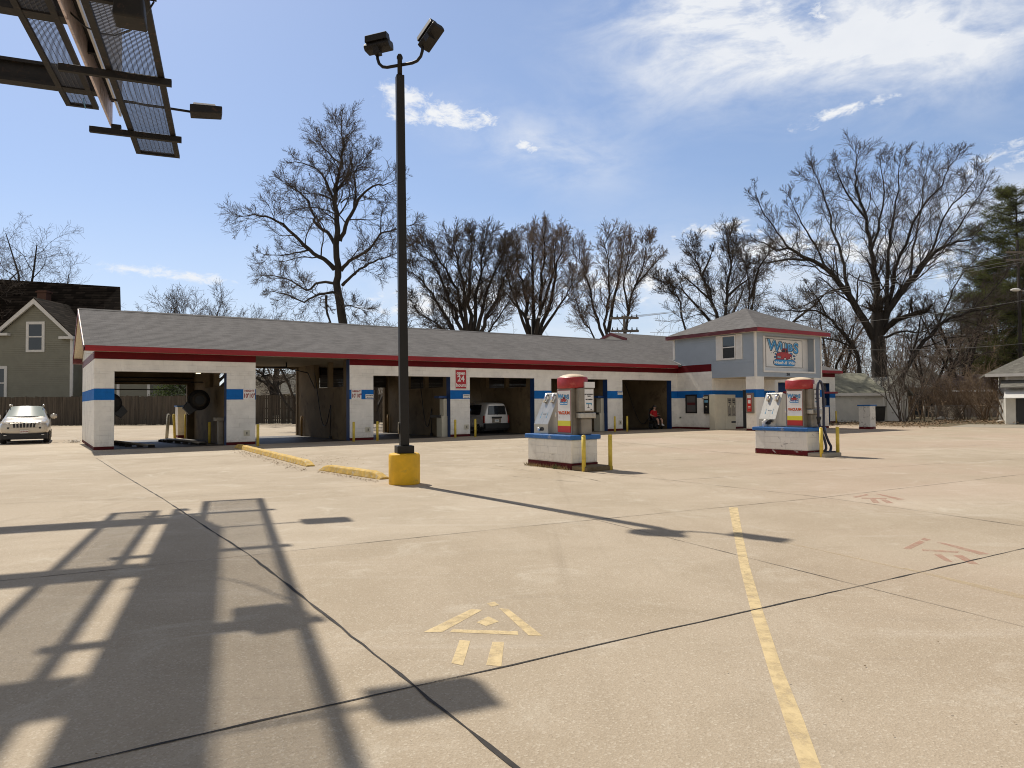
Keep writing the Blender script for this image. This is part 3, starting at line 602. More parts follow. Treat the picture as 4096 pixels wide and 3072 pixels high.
# pay window in the left wall under the office
pw = MB()
for y0, y1, z0, z1 in [(-1.75, -.75, 2.22, 2.32), (-1.75, -.75, 1.06, 1.15), (-1.75, -1.64, 1.15, 2.22), (-.86, -.75, 1.15, 2.22)]: pw.box(34.70, y0, z0, 34.745, y1, z1)
pwo = pw.obj('window', mBlk, cw, label='small pay window in a black frame'); g2 = MB(); g2.box(34.722, -1.64, 1.15, 34.726, -.86, 2.22); g2.obj('pane', glassmat('grey_pane', (.12, .12, .12), .1), pwo)
g3 = MB(); g3.box(34.716, -1.60, 1.62, 34.721, -.9, 1.78); g3.obj('notice', mat('maroon', (.09, .01, .015), .5), pwo)
fa2 = MB(); fa2.tube([(34.73, -.29, .78), (34.66, -.29, .78), (34.64, -.29, .70)], .03, 8); fa2.lathe([(.06, -.02), (.06, .02)], 10, (34.70, -.29, .78)); fa2.obj('faucet', mat('green_brass', (.03, .07, .04), .5), cw)

# ------------------------------------------------------------------ signs on the building
def wallthing(name, label, cat, x, y, z, extra=0.0, group=None): return thing(name, label, cat, Wl(x, y, z), TH + extra, group)
def plate(root, name, w_, h_, m, t=.02, y=0.0, bevel=0):
    B = MB(); B.box(-w_ / 2, y - t, -h_ / 2, w_ / 2, y, h_ / 2); return B.obj(name, m, root, bevel=bevel)
def FR(x=0, y=0, z=0): return frame((x, y, z), (1, 0, 0))
for x, lab in [(6.225, 'square white height limit sign on the pillar left of the open bay'), (11.465, 'square white height limit sign on the pillar right of the open bay')]:
    h = wallthing('height_sign', lab, 'sign', x, -.005, 2.335, group='height limit signs'); plate(h, 'panel', .52, .54, mSign)
    text('HEIGHT', .125, mInkRed, 'lettering', h, FR(0, -.024, .15), .0055, sx=.93, space=1.06); text('10\'10"', .27, mat('sign_letter_red', (.24, .006, .012), .5), 'lettering', h, FR(0, -.024, -.08), .008, sx=.74, space=1.05)
def arrow(root, x0, x1, z, y, right, m):
    B = MB(); s = 1 if right else -1; xa, xb = (x0, x1) if right else (x1, x0)
    B.prism([(xa, y, z - .008), (xb - s * .05, y, z - .008), (xb - s * .05, y, z - .025), (xb, y, z), (xb - s * .05, y, z + .025), (xb - s * .05, y, z + .008), (xa, y, z + .008)], (0, .003, 0)); return B.obj('arrow', m, root)
for x, z, rt, lab in [(12.165, 2.23, False, 'small white credit card sign with arrow pointing left'), (17.90, 2.23, True, 'small white credit card sign under the red opening hours sign'), (29.42, 2.42, True, 'small white credit card sign beside the bay with the seated person')]:
    h = wallthing('card_sign', lab, 'sign', x, -.005, z, group='credit card signs'); plate(h, 'panel', .43, .21, mSign)
    text('Accepts Credit Cards', .056, mInk, 'lettering', h, FR(0, -.024, .04), .002, sx=.74); arrow(h, -.16, .16, -.05, -.026, rt, mInk)
h = wallthing('hours_sign', 'tall red sign reading open 24 hours in white letters', 'sign', 17.55, -.005, 3.175); plate(h, 'panel', .74, 1.09, mSign); plate(h, 'face', .68, 1.03, mSignR, .006, -.02)
for s, sz, z in [('open', .27, .34), ('24', .46, .02), ('hours', .27, -.33)]: text(s, sz, mSign, 'lettering', h, FR(0, -.029, z), .009)

def logo(root, cx, y, cz, k, kx=1.6):
    """k metres per board unit; the board drawing is 815 x 640 units"""
    def P(x, yy, d=0.0): return (cx + (x - 752) * k * kx, y - d * k * 1.2, cz + (630 - yy) * k)
    lay = k * 1.2
    def Tt(s, X, Yy, size, rot, bold, m, nm, d, shear=0.0, sx=1.0):
        M = Matrix.Translation(P(X, Yy, d)) @ Matrix.Rotation(R(90), 4, 'X') @ Matrix.Rotation(R(rot), 4, 'Z')
        return text(s, size * k, m, nm, root, M, bold * k, shear, ext=.3 * k, sx=sx * kx, res=4)
    LT = [('W', 525, 475, 330, -6, .82), ('U', 738, 490, 225, 0, .92), ('B', 884, 497, 225, 2, .92), ('S', 1018, 508, 330, -3, .72)]
    for ch, X, Yy, sz, ro, sx in LT:
        Tt(ch, X, Yy, sz, ro, 24, mLogoN, 'letter_outline', 1, sx=sx); Tt(ch, X, Yy, sz, ro, 9, mLogoH, 'letter_rim', 2, sx=sx); Tt(ch, X + 4, Yy + 4, sz, ro, 3, mLogoB, 'letter', 3, sx=sx)
    def disc(B, X, Yy, r_, d, n=14, a=1.0): B.prism([P(X + r_ * math.cos(6.2832 * i / n), Yy + a * r_ * math.sin(6.2832 * i / n), d) for i in range(n)], (0, k * .4, 0))
    for X, Yy, r_ in [(555, 650, 22), (545, 720, 26), (970, 680, 24), (985, 745, 22), (510, 625, 12), (540, 595, 14), (1000, 690, 10), (905, 640, 38), (625, 625, 36), (1040, 655, 9), (470, 630, 8), (700, 400, 9), (655, 365, 7), (590, 395, 6), (870, 380, 8), (925, 405, 8), (915, 775, 20), (740, 375, 11), (775, 375, 11), (945, 760, 8)]: bb = MB(); disc(bb, X, Yy, r_, 1.4); bb.obj('bubble', mLogoN, root)
    for X, Yy, r_ in [(555, 650, 11), (545, 720, 13), (970, 680, 12), (985, 745, 10), (905, 640, 24), (625, 625, 22), (740, 375, 5), (775, 375, 5)]: hb = MB(); disc(hb, X, Yy, r_, 1.8); hb.obj('bubble_highlight', mLogoB, root)
    def pg(pts, d, m, nm): B = MB(); B.prism([P(a, b, d) for a, b in pts], (0, k * .4, 0)); return B.obj(nm, m, root)
    body = [(574, 665), (598, 625), (688, 600), (700, 532), (730, 516), (815, 518), (837, 600), (842, 628), (905, 638), (918, 700), (906, 740), (850, 748), (795, 778), (640, 772), (572, 764)]
    pg([(752 + (a - 752) * 1.05, 650 + (b - 650) * 1.06) for a, b in body], 3.6, mLogoN, 'truck_outline'); pg(body, 4.0, mLogoR, 'truck_body')
    pg([(695, 596), (711, 536), (776, 533), (771, 606)], 4.5, mInk, 'truck_window'); pg([(787, 537), (817, 540), (829, 600), (787, 609)], 4.5, mInk, 'truck_window')
    pg([(585, 686), (672, 702), (664, 750), (584, 742)], 4.5, mInk, 'truck_grille')
    for q in range(3): pg([(590, 698 + q * 15), (666, 711 + q * 14), (666, 715 + q * 14), (590, 702 + q * 15)], 4.9, mChrome, 'truck_grille_bar')
    
    for a_, b_, c_, e_ in ((762, 757, 34, 1.1), (892, 722, 26, 1.15)): wh = MB(); disc(wh, a_, b_, c_, 4.5, a=e_); wh.obj('truck_tyre', mInk, root)
    for a_, b_, c_, e_ in ((764, 760, 22, 1.1), (893, 725, 15, 1.15)): wh = MB(); disc(wh, a_, b_, c_, 4.9, a=e_); wh.obj('truck_wheel', mSign, root)
    def pill(hx, hy, d, m, nm):
        pts = []
        for s, a0 in ((1, -90), (-1, 90)):
            for i in range(9): a = R(a0 + i * 22.5); pts.append((752 + s * (hx - hy) + hy * math.cos(a), 845 - hy * math.sin(a)))
        pg(pts, d, m, nm)
    pill(256, 76, 5.0, mLogoN, 'banner_outline'); pill(246, 66, 5.4, mLogoB, 'banner')
    Tt('Wash & Wax', 752, 848, 92, 0, 4, mSign, 'banner_lettering', 6.0, shear=.35)
bs = wallthing('office_sign', 'large white sign with blue bubble lettering over a red pickup truck', 'sign', 38.27, -6.03, 4.91)
plate(bs, 'board', 3.86, 1.82, mSign, .03, .05)
B = MB()
for x0, x1, z0, z1 in [(-1.93, 1.93, -.91, -.885), (-1.93, 1.93, .885, .91), (-1.93, -1.905, -.885, .885), (1.905, 1.93, -.885, .885)]: B.box(x0, .014, z0, x1, .02, z1)
B.obj('border', mInk, bs); logo(bs, -.02, .0185, .0, 1.82 / 650, 1.66)
nb = wallthing('house_number', 'black street number 314 under the big office sign', 'sign', 38.0, -6.448, 3.53); text('314', .26, mInk, 'digits', nb, FR(), .012, sx=.8)

# dispensers by the office
def dispenser(name, lab, y, zc, x=34.73, dep=.16, w_=.5, h_=1.27):
    d = wallthing(name, lab, 'vending machine', x, y, zc, R(-90)); B = MB(); B.box(-w_ / 2, -dep, -h_ / 2, w_ / 2, 0, h_ / 2); B.obj('case', mInoxD, d, bevel=.015); return d
d = dispenser('towel_dispenser', 'narrow wall dispenser with a black front beside the pay window', -2.68, 1.65)
plate(d, 'front', .42, 1.18, mBlk, .012, -.16)
for z, w_, h_, m in [(.45, .3, .16, mCream), (.2, .3, .16, mInkBlue), (-.02, .16, .12, mChrome), (-.15, .12, .07, mCream), (-.27, .05, .04, mChrome), (-.36, .05, .04, mChrome), (-.46, .1, .05, mChrome)]:
    B = MB(); B.box(-w_ / 2, -.180, z - h_ / 2, w_ / 2, -.172, z + h_ / 2); B.obj('label_plate', m, d)
B = MB(); B.tube([(-.27, -.08, .5), (-.34, -.10, .44), (-.36, -.1, .36)], .03, 8); B.obj('handle', mChrome, d)
d = dispenser('fragrance_dispenser', 'wall dispenser with a red front on the office pillar', -6.06, 1.72, w_=.5)
plate(d, 'front', .3, 1.05, mRedP, .012, -.16); B = MB(); B.box(-.13, -.184, .3, .13, -.172, .5); B.box(-.09, -.184, -.02, .10, -.172, .2); B.box(-.09, -.184, -.32, .09, -.172, -.29); B.box(-.09, -.184, -.25, .09, -.172, -.21); B.lathe([(.06, -.003), (.06, .003)], 12, (0, -.18, -.44)); B.obj('label_plate', mSign, d)
B = MB(); B.tube([(-.27, -.1, .52), (-.33, -.12, .40), (-.29, -.12, .05), (-.3, -.1, -.5)], .035, 8); B.obj('hose', mBlk, d)
vc = wallthing('vending_cabinet', 'tall beige vending cabinet with two coin columns under the office', 'vending machine', 35.43, -3.04, 0)
B = MB(); B.box(-1.0, -.48, 0, -.02, 0, 2.29); B.obj('cabinet', mCream, vc, bevel=.01); B = MB(); B.box(-.01, -.48, 0, 1.02, 0, 2.28); B.obj('cabinet', mCream, vc, bevel=.01)
for x in (.22, .64):
    B = MB(); B.box(x, -.50, .86, x + .36, -.48, 2.05); q = B.obj('coin_column', mInoxD, vc)
    B = MB(); B.box(x + .06, -.512, 1.88, x + .3, -.50, 1.95); B.box(x + .1, -.512, 1.72, x + .26, -.50, 1.80); B.box(x + .15, -.512, 1.5, x + .2, -.50, 1.66); B.prism([(x + .1, -.512, 1.02), (x + .26, -.512, 1.02), (x + .18, -.512, .93)], (0, .01, 0)); B.obj('slot', mBlk, q)
    B = MB(); B.box(x + .05, -.514, 1.55, x + .14, -.50, 1.72); B.box(x + .21, -.514, 1.44, x + .30, -.50, 1.6); B.obj('coin_plate', mCream, q)
B = MB(); B.box(.58, -.50, .42, 1.0, -.48, .53); B.obj('chute', mBlk, vc)
# ------------------------------------------------------------------ bollards, kerbs, bay equipment
def bollard(x, y, lab, h=.95, r=.062, world=False, lean=(0, 0), m=None, group='yellow bollards in front of the wash bays'):
    p = Vector((x, y, 0)) if world else Wl(x, y)
    B = MB(); B.tube([(0, 0, 0), (lean[0], lean[1], h - .02)], r, 14); B.lathe([(r, 0), (r * .96, .02), (r * .5, .04), (.001, .045)], 14, (lean[0], lean[1], h - .02))
    return B.obj('bollard', m or mYelB, None, p, label=lab, cat='bollard', group=group)
for x, y, lab in [(6.23, -1.55, 'yellow bollard at the left edge of the tall open bay'), (10.93, -1.0, 'yellow bollard at the right edge of the tall open bay'), (12.17, -1.0, 'yellow bollard at the left edge of the bay behind the lamp pole'),
                  (16.68, -.9, 'chipped yellow bollard in front of the hours sign pillar'), (17.92, -.92, 'yellow bollard beside the parked minivan'), (27.85, -1.2, 'yellow bollard in front of the pillar beside the right-hand vacuum dome'), (28.7, -1.4, 'rust-streaked yellow bollard left of the bay with the seated person')]:
    bollard(x, y, lab)
bollard(4.53, 9.7, 'yellow leaning bollard behind the first bay, left of the white block stand', 1.35, .07, lean=(-.06, 0), group='bollards behind the first bay')
bollard(4.97, 9.0, 'yellow bollard behind the first bay, in front of the white block stand', 1.35, .07, group='bollards behind the first bay')
bollard(4.05, 9.25, 'pale leaning post with a small switch box behind the first bay', 1.36, .085, lean=(.10, 0), m=mCream, group='bollards behind the first bay')
bollard(11.0, 7.4, 'rusty orange bollard at the rear corner of the tall open bay', 1.15, m=mat('rusty_yellow', (.33, .19, .05), .7, dirt=.4), group='bollards inside the bays')
bollard(16.75, 8.0, 'rusty orange bollard at the rear of the bay behind the lamp pole', 1.15, m=mat('rusty_yellow_b', (.33, .19, .05), .7, dirt=.4), group='bollards inside the bays')
bollard(5.0, 2.6, 'shaded yellow bollard beside the round dryer inside the first bay', 1.0, group='bollards inside the bays')
bollard(51.0, -1.7, 'dull yellow bollard at the far right end of the car wash', 1.0)

def stand(name, x, y, w_, d, h, lab, chip):
    s = thing(name, lab, 'block stand', Wl(x, y), TH)
    B = MB(); B.box(0, 0, .15, w_, d, h - .08); B.obj('block', chip, s); B = MB(); B.box(0, 0, 0, w_, d, .15); B.obj('plinth', mPlinthC, s)
    B = MB(); B.box(-.06, -.06, h - .08, w_ + .06, d + .06, h); B.obj('cap', mBlueCap, s); return s
stand('block_stand', 4.75, 10.1, 1.3, .9, 1.85, 'white block stand with blue cap behind the first bay', mWchip)
g_ = loc2(G(3482, 1717)); stand('block_stand', g_[0], g_[1], .62, .75, 1.55, 'chipped white block stand with blue cap in front of the white garage', blockmat('flaking_white_block', (.74, .71, .65), (.45, .42, .38), .62))

def kerb(pa, pb, lab):
    a, b = G(*pa), G(*pb); d = (b - a); L = d.length; k = thing('kerb_stop', lab, 'kerb', a, math.atan2(d.y, d.x), 'yellow kerb stops by the lamp pole')
    n = max(6, int(L / .25)); rings = []
    for i in range(n + 1):
        x = L * i / n; e = min(1, min(x, L - x) / .45 + .25); h = .17 * e * random.uniform(.99, 1.01); w0 = .15; w1 = .105
        j = lambda: random.gauss(0, .003)
        rings.append([(x, -w0 + j(), 0), (x, -w1 + j(), h * .85), (x, -w1 * .6, h + j()), (x, w1 * .6, h + j()), (x, w1 + j(), h * .85), (x, w0 + j(), 0)])
    B = MB(); B.loft(rings, sm=False); B.obj('concrete', mYelK, k, bevel=.02); return k
kerb((950, 1790), (1243, 1866), 'long yellow concrete kerb stop starting at the bay pillar'); kerb((1292, 1880), (1540, 1917), 'short yellow concrete kerb stop ending at the lamp pole base')

# dryers and rails of the first bay
def dryer(x, y, z, lab, flip, sc=1.0):
    d = thing('car_dryer', lab, 'dryer', Wl(x, y, z), TH + R(90) + (math.pi if flip else 0), 'round blowers of the first bay'); d.scale = (sc, sc, sc)
    B = MB(); m0 = B.mark(); B.lathe([(.30, -.22), (.56, -.20), (.60, 0), (.56, .20), (.30, .22)], 28); B.xf(m0, Matrix.Rotation(R(90), 4, 'Y')); B.obj('housing', mSteel, d)
    B = MB(); m0 = B.mark(); B.lathe([(.40, -.03), (.40, .03), (.27, .06), (.25, -.02)], 28); B.xf(m0, Matrix.Translation((-.23, 0, 0)) @ Matrix.Rotation(R(-90), 4, 'Y')); B.obj('inlet_ring', mat('dull_brown_steel', (.045, .037, .027), .7), d)
    B = MB(); m0 = B.mark(); B.lathe([(.25, 0), (.25, .01)], 24); B.xf(m0, Matrix.Translation((-.245, 0, 0)) @ Matrix.Rotation(R(-90), 4, 'Y')); B.obj('inlet', mBlk, d)
    B = MB(); B.prism([(-.2, .10, -.56), (-.2, .62, -.10), (-.2, .86, -.46), (-.2, .52, -.84)], (.4, 0, 0)); B.obj('nozzle', mBlk, d, bevel=.02)
dryer(4.66, 3.4, 2.10, 'round black blower fixed to the right wall of the first bay', False, .86)
dryer(.75, 2.2, 1.95, 'dark blower nozzle showing behind the left jamb of the first bay', True, .8)
def rail(pts, lab):
    r = thing('guide_rail', lab, 'guide rail', Wl(*pts[0]), TH, 'wheel guide rails'); p0 = Vector(pts[0])
    B = MB(); q = [Vector(p) - p0 for p in pts]; B.tube([(v.x, v.y, .16 if 0 < i < len(q) - 1 else .08) for i, v in enumerate(q)], .06, 8); B.tube([(v.x + .14, v.y, .10) for v in q], .04, 8); B.obj('pipe', mInoxD, r)
    B = MB()
    for i in range(len(q) * 2):
        v = q[min(i // 2, len(q) - 1)].lerp(q[min(i // 2 + 1, len(q) - 1)], .5 * (i % 2)); B.box(v.x - .1, v.y - .05, .005, v.x + .16, v.y + .05, .11)
    B.obj('foot', mSteel, r)
rail([(1.0, 5.6, 0), (1.15, 4.0, 0), (1.45, 2.0, 0), (2.2, .6, 0)], 'steel wheel guide rail on the left of the first bay floor'); rail([(3.3, 5.9, 0), (3.5, 4.5, 0), (3.9, 2.6, 0), (4.4, 1.2, 0)], 'steel wheel guide rail on the right of the first bay floor')
fl2 = thing('flood_lamp', 'small lit flood lamp high on the wall of the first bay', 'lamp', Wl(5.0, 5.6, 3.55), TH)
B = MB(); B.box(-.14, -.10, -.08, .14, .08, .08); B.obj('housing', mCream, fl2, bevel=.02)
ml, t_, b_ = newmat('lamp_glow'); b_.inputs['Emission Color'].default_value = (1, .9, .65, 1); b_.inputs['Emission Strength'].default_value = 2.0; b_.inputs['Base Color'].default_value = (.9, .85, .7, 1)
B = MB(); B.box(-.11, -.115, -.06, .11, -.10, .06); B.obj('lens', ml, fl2)
def wand(x, y, top, dip, wy, wz, lab):
    w_ = thing('spray_wand', lab, 'spray hose', Wl(x, y, 0), TH, 'spray wands on the bay walls'); pts = []
    for i in range(25):
        t = i / 24; yy = t * wy; z = top + (wz - top) * t - dip * math.sin(math.pi * t ** 1.35) ** 1.0
        pts.append((-.06 - .05 * math.sin(3 * t), -yy, z))
    B = MB(); B.tube(pts, .022, 8); B.obj('hose', mBlk, w_)
    B = MB(); B.tube([(-.06, -wy, wz), (-.08, -wy - .05, wz + .05), (-.10, -wy - .10, wz - .25), (-.10, -wy - .02, .08)], .022, 8); B.obj('lance', mBlk, w_); B = MB(); B.box(-.13, -wy - .08, .0, 0, -wy + .08, .14); B.obj('holder', mSteel, w_)
wand(11.11, 5.2, 3.6, 1.75, 2.6, 1.75, 'spray hose and lance hanging on the wall of the tall open bay'); wand(16.89, 3.6, 3.2, 1.6, 1.5, 1.5, 'spray hose and lance on the wall of the bay behind the lamp pole'); wand(34.16, 4.6, 3.3, 1.9, 2.9, 1.55, 'spray hose hanging above the seated person')
bm_ = thing('hose_boom', 'black folded hose boom under the ceiling of the tall open bay', 'boom', Wl(9.0, 3.6, 4.08), TH); B = MB(); B.tube([(0, 0, 0), (0, 0, -.25), (-1.3, -.6, -.32)], .045, 8); B.tube([(-1.3, -.6, -.32), (-1.35, -.62, -.75), (-1.0, -.5, -.7)], .04, 8); B.tube([(-.2, 0, -.25), (1.4, .8, -.5), (1.9, 1.2, -1.3)], .03, 8); B.obj('arm', mBlk, bm_)
def payledge(x, y, lab):
    p = thing('pay_station', lab, 'pay station', Wl(x, y, 0), TH, 'pay stations inside the bays'); B = MB(); B.box(-.36, -.30, 0, -.002, .30, 1.15); B.box(-.22, -.26, 1.15, -.002, .2, 2.1); B.obj('cabinet', mCream, p, bevel=.01); B = MB(); B.box(-.46, -.2, 1.06, -.36, .9, 1.2); B.obj('shelf', mBlk, p); B = MB(); B.box(-.5, -.28, 2.13, -.01, .3, 2.26); B.obj('header', mJamb, p)
payledge(16.87, .6, 'beige pay station against the wall behind the hours sign pillar'); payledge(28.32, .6, 'beige pay station in the bay behind the vacuum coin box'); 
t_ = thing('wall_shelf', 'small dark shelf on the right jamb of the first bay', 'shelf', Wl(5.29, .9, 1.1), TH); B = MB(); B.box(-.35, -.12, 0, 0, .5, .16); B.box(-.22, .0, -1.1, 0, .3, 0); B.obj('shelf', mInoxD, t_, bevel=.01)

# ------------------------------------------------------------------ parking lot light
pl = thing('lot_light', 'tall dark square pole with twin floodlights on a yellow concrete base', 'lamp post', (-2.44, 16.0, 0))
B = MB(); B.lathe([(.345, 0), (.35, .02), (.35, .64), (.335, .675), (.30, .69)], 40); B.obj('base', mYel, pl)
B = MB(); m0 = B.mark(); B.box(-.19, -.19, .69, .19, .19, .86); B.xf(m0, Matrix.Rotation(R(20), 4, 'Z')); B.obj('base_cover', mPole, pl, bevel=.012)
B = MB(); m0 = B.mark(); B.box(-.098, -.098, .86, .098, .098, 9.30); B.xf(m0, Matrix.Rotation(R(20), 4, 'Z'))
for i, v in enumerate(B.v):
    k = (v[2] - .86) / 8.44; B.v[i] = (v[0] * (1 - .08 * k) - .07 * k, v[1] * (1 - .08 * k), v[2])
B.obj('pole', mPole, pl, bevel=.012)
B = MB(); B.prism([(-.135, -.02 + .055 * math.cos(i * .5236), 1.25 + .13 * math.sin(i * .5236)) for i in range(12)], (.03, .01, 0)); B.obj('hand_hole_cover', mInoxD, pl)
ad = Vector((.95, -.31, 0)); B = MB(); B.lathe([(.055, 9.28), (.055, 9.68), (.07, 9.70), (.07, 9.74), (.04, 9.80), (.002, 9.81)], 14, (-.07, 0, 0))
for s in (-1, 1):
    pts = [Vector((-.07, 0, 9.55)) + ad * (s * r_) + Vector((0, 0, z)) for r_, z in [(0, 0), (.32, 0), (.44, .03), (.53, .12), (.57, .24), (.575, .34)]]; B.tube(pts, .036, 10)
B.obj('arm', mPole, pl)
def flood(pos, rz, rx, ry, lab):
    M = Matrix.Translation(pos) @ Matrix.Rotation(rz, 4, 'Z') @ Matrix.Rotation(ry, 4, 'Y') @ Matrix.Rotation(rx, 4, 'X')
    B = MB(); m0 = B.mark(); B.prism([(-.31, -.10, .04), (-.31, .17, .02), (-.31, .20, .14), (-.31, .17, .22), (-.31, -.08, .21), (-.31, -.14, .13)], (.62, 0, 0)); B.xf(m0, M); q = B.obj('floodlight', mPole, pl, bevel=.02, label=lab)
    B = MB(); m0 = B.mark(); B.prism([(-.27, -.13, .22), (-.27, .13, .22), (-.27, .10, .38), (-.27, -.08, .39)], (.54, 0, 0)); B.xf(m0, M); B.obj('visor', mPole, q, bevel=.012)
    B = MB(); m0 = B.mark(); B.box(-.07, -.17, -.1, .07, .02, .06); B.xf(m0, M); B.obj('bracket', mPole, q)
pb = Vector((-.07, 0, 9.95)); flood(pb + ad * -.54, R(-14), R(6), R(-5), 'left floodlight with its visor level'); flood(pb + ad * .80 + Vector((0, 0, .06)), R(-40), R(-4), R(-34), 'right floodlight tilted upward')

# ------------------------------------------------------------------ vacuum islands
def island(X0, Y0, lab, chip, hose, k):
    s = thing('vacuum_island', lab, 'vacuum island', Wl(X0, Y0), TH, 'white block vacuum islands')
    L, Wd = 2.0, .92
    B = MB(); B.box(0, 0, .17, Wd, L, .80); B.obj('block', chip, s, bevel=.02, seg=1); B = MB(); B.box(0, 0, 0, Wd, L, .17); B.obj('plinth', mPlinthC if k else mPlinth, s)
    B = MB(); B.box(-.07, -.07, .80, Wd + .07, L + .07, .92); B.obj('cap', mBlueCap, s, bevel=.025); B = MB(); B.box(.0, -.62, 0, Wd, -.003, .12); B.obj('step', mIn if not k else mAsph, s, bevel=.02)
    return s
def vacuum(X0, Y0, lab, hose):
    v = thing('vacuum_machine', lab, 'vacuum', Wl(X0, Y0, .92), TH, 'coin vacuums with red domes')
    y0, y1, z1 = .26, .92, 1.27
    B = MB(); rings = []
    for z in (0, z1):
        pts = [(.26, y0, z), (.26, y1, z)] + [(.62 + .20 * math.sin(R(a)), y1 - .2 + .2 * math.cos(R(a)), z) for a in (0, 30, 60, 90)] + [(.62 + .20 * math.cos(R(a)), y0 + .2 - .2 * math.sin(R(a)), z) for a in (0, 30, 60, 90)]; rings.append(pts)
    B.loft(rings, sm=False); B.obj('body', mInoxD, v)
    B = MB(); B.box(.235, y0 + .01, .02, .258, y1 - .01, z1 - .02); fr = B.obj('door', mInoxD, v, bevel=.008)
    def pan(a0, a1, z0, zz, m, nm, x=.228): B = MB(); B.box(x, a0, z0, .236, a1, zz); return B.obj(nm, m, v)
    pan(y0 + .04, y1 - .04, .06, z1 - .05, mInkRed, 'panel_edge', .231); pan(y0 + .05, y1 - .05, .33, z1 - .06, mWhiteP, 'sign_panel'); pan(y0 + .05, y1 - .05, .24, .385, mYelP, 'yellow_band', .226); pan(y0 + .05, y1 - .05, .065, .24, mRedP, 'red_band', .226)
    Mx = Matrix.Translation((.2265, (y0 + y1) / 2, 0)) @ Matrix.Rotation(R(-90), 4, 'Z')
    before = set(bpy.data.objects); logo(v, -.005, 0, .97, .31 / 600, 1.38)
    for o in set(bpy.data.objects) - before: o.data.transform(Mx)
    text('VACUUM', .118, mInkRed, 'lettering', v, Mx @ FR(.004, .001, .594), .006, sx=1.0, space=1.02); text('VACUUM', .118, mat('orange_letter', (.62, .10, .01), .5), 'lettering', v, Mx @ FR(0, -.0015, .60), .004, space=1.02)
    B = MB(); cx, cy = .53, .585; B.lathe([(.38, z1), (.50, z1 + .0), (.515, z1 + .04), (.515, z1 + .28), (.49, z1 + .31)], 40, (cx, cy, 0), .72, .96); B.obj('dome', mDome, v)
    B = MB(); B.lathe([(.49, z1 + .305), (.45, z1 + .33), (.30, z1 + .38), (.12, z1 + .405), (.002, z1 + .41)], 40, (cx, cy, 0), .72, .96); B.obj('dome_top', mDomeTop, v)
    B = MB(); B.box(.36, .06, .62, .88, .27, 1.28); B.obj('coin_box', mInoxD, v, bevel=.03); B = MB(); B.box(.36, .02, .45, .90, .26, .60); B.obj('coin_box', mInox, v, bevel=.02); B = MB(); B.box(.45, .10, 0, .82, .30, .45); B.obj('pedestal', mInoxD, v, bevel=.03); B = MB(); B.box(.53, .04, 1.28, .88, .2, 1.44); B.obj('coin_box_cap', mWhiteP, v)
    B = MB(); B.box(.52, .048, .66, .83, .056, 1.24); B.obj('notice_plate', mWhiteP, v)
    N2 = lambda s, sz, z, m: text(s, sz, m, 'lettering', v, frame((.675, .044, z), (1, 0, 0)), .002, sx=.9)
    N2('NO VACUUMING UP', .036, 1.10, mInk); N2('WATER', .036, 1.05, mInk); N2('NO DUMPING', .042, .96, mInk)
    B = MB(); B.prism([(.57, .044, .87), (.77, .044, .87), (.77, .044, .80), (.74, .044, .80), (.74, .044, .83), (.57, .044, .83)], (0, .003, 0)); B.obj('picture', mInkBlue, v); B = MB(); B.box(.64, .044, .74, .655, .047, .83); B.box(.61, .044, .73, .69, .047, .745); B.box(.72, .044, .68, .78, .047, .70); B.obj('picture', mInk, v)
    for yy, zz in ((y0 + .025, .1), (y0 + .025, 1.15), (y1 - .025, .1), (y1 - .025, 1.15)): B = MB(); B.lathe([(.010, -.004), (.010, .004)], 8, (.232, yy, zz)); B.obj('screw', mChrome, v)
    B = MB(); B.box(.30, y0 - .006, .08, .34, y0 + .004, 1.2); B.obj('seam_strip', mInoxD, v); B = MB(); B.lathe([(.03, 0), (.03, .012)], 10, (.78, .045, .53)); B.obj('lock', mBlk, v)
    B = MB(); B.tube([(.20, y1 - .03, .62), (.17, y1 - .03, .60), (.17, y1 - .03, .5), (.20, y1 - .03, .48)], .012, 6); B.obj('handle', mChrome, v)
    if hose:
        h = MB(); pts = [(.62, -.02, .22), (.55, -.06, .50), (.50, -.08, .9), (.50, -.08, 1.2), (.54, -.08, 1.42), (.63, -.08, 1.52), (.74, -.08, 1.44), (.79, -.09, 1.2), (.80, -.10, .8), (.76, -.12, .35), (.74, -.14, -.05), (.86, -.2, -.45), (.92, -.25, -.62), (.80, -.3, -.76), (.62, -.34, -.80)]
        def sm(P, n=6):
            P = [Vector(p) for p in P]; o = []
            for i in range(len(P) - 1):
                a, b, c, d = P[max(i - 1, 0)], P[i], P[i + 1], P[min(i + 2, len(P) - 1)]
                for j in range(n):
                    t = j / n; o.append(.5 * ((2 * b) + (c - a) * t + (2 * a - 5 * b + 4 * c - d) * t * t + (3 * b - a - 3 * c + d) * t ** 3))
            return o + [P[-1]]
        h.tube(sm(pts), .042, 10); h.tube(sm([(.62, -.02, .22), (.62, -.1, -.1), (.72, -.16, -.4), (.70, -.22, -.66), (.60, -.26, -.78), (.9, -.42, -.80)]), .042, 10); h.obj('hose', mHose, v)
        B = MB(); B.lathe([(.05, 0), (.05, .12), (.075, .2), (.075, .26)], 12, (.62, -.03, .10)); B.obj('hose_cuff', mBlk, v)
    return v
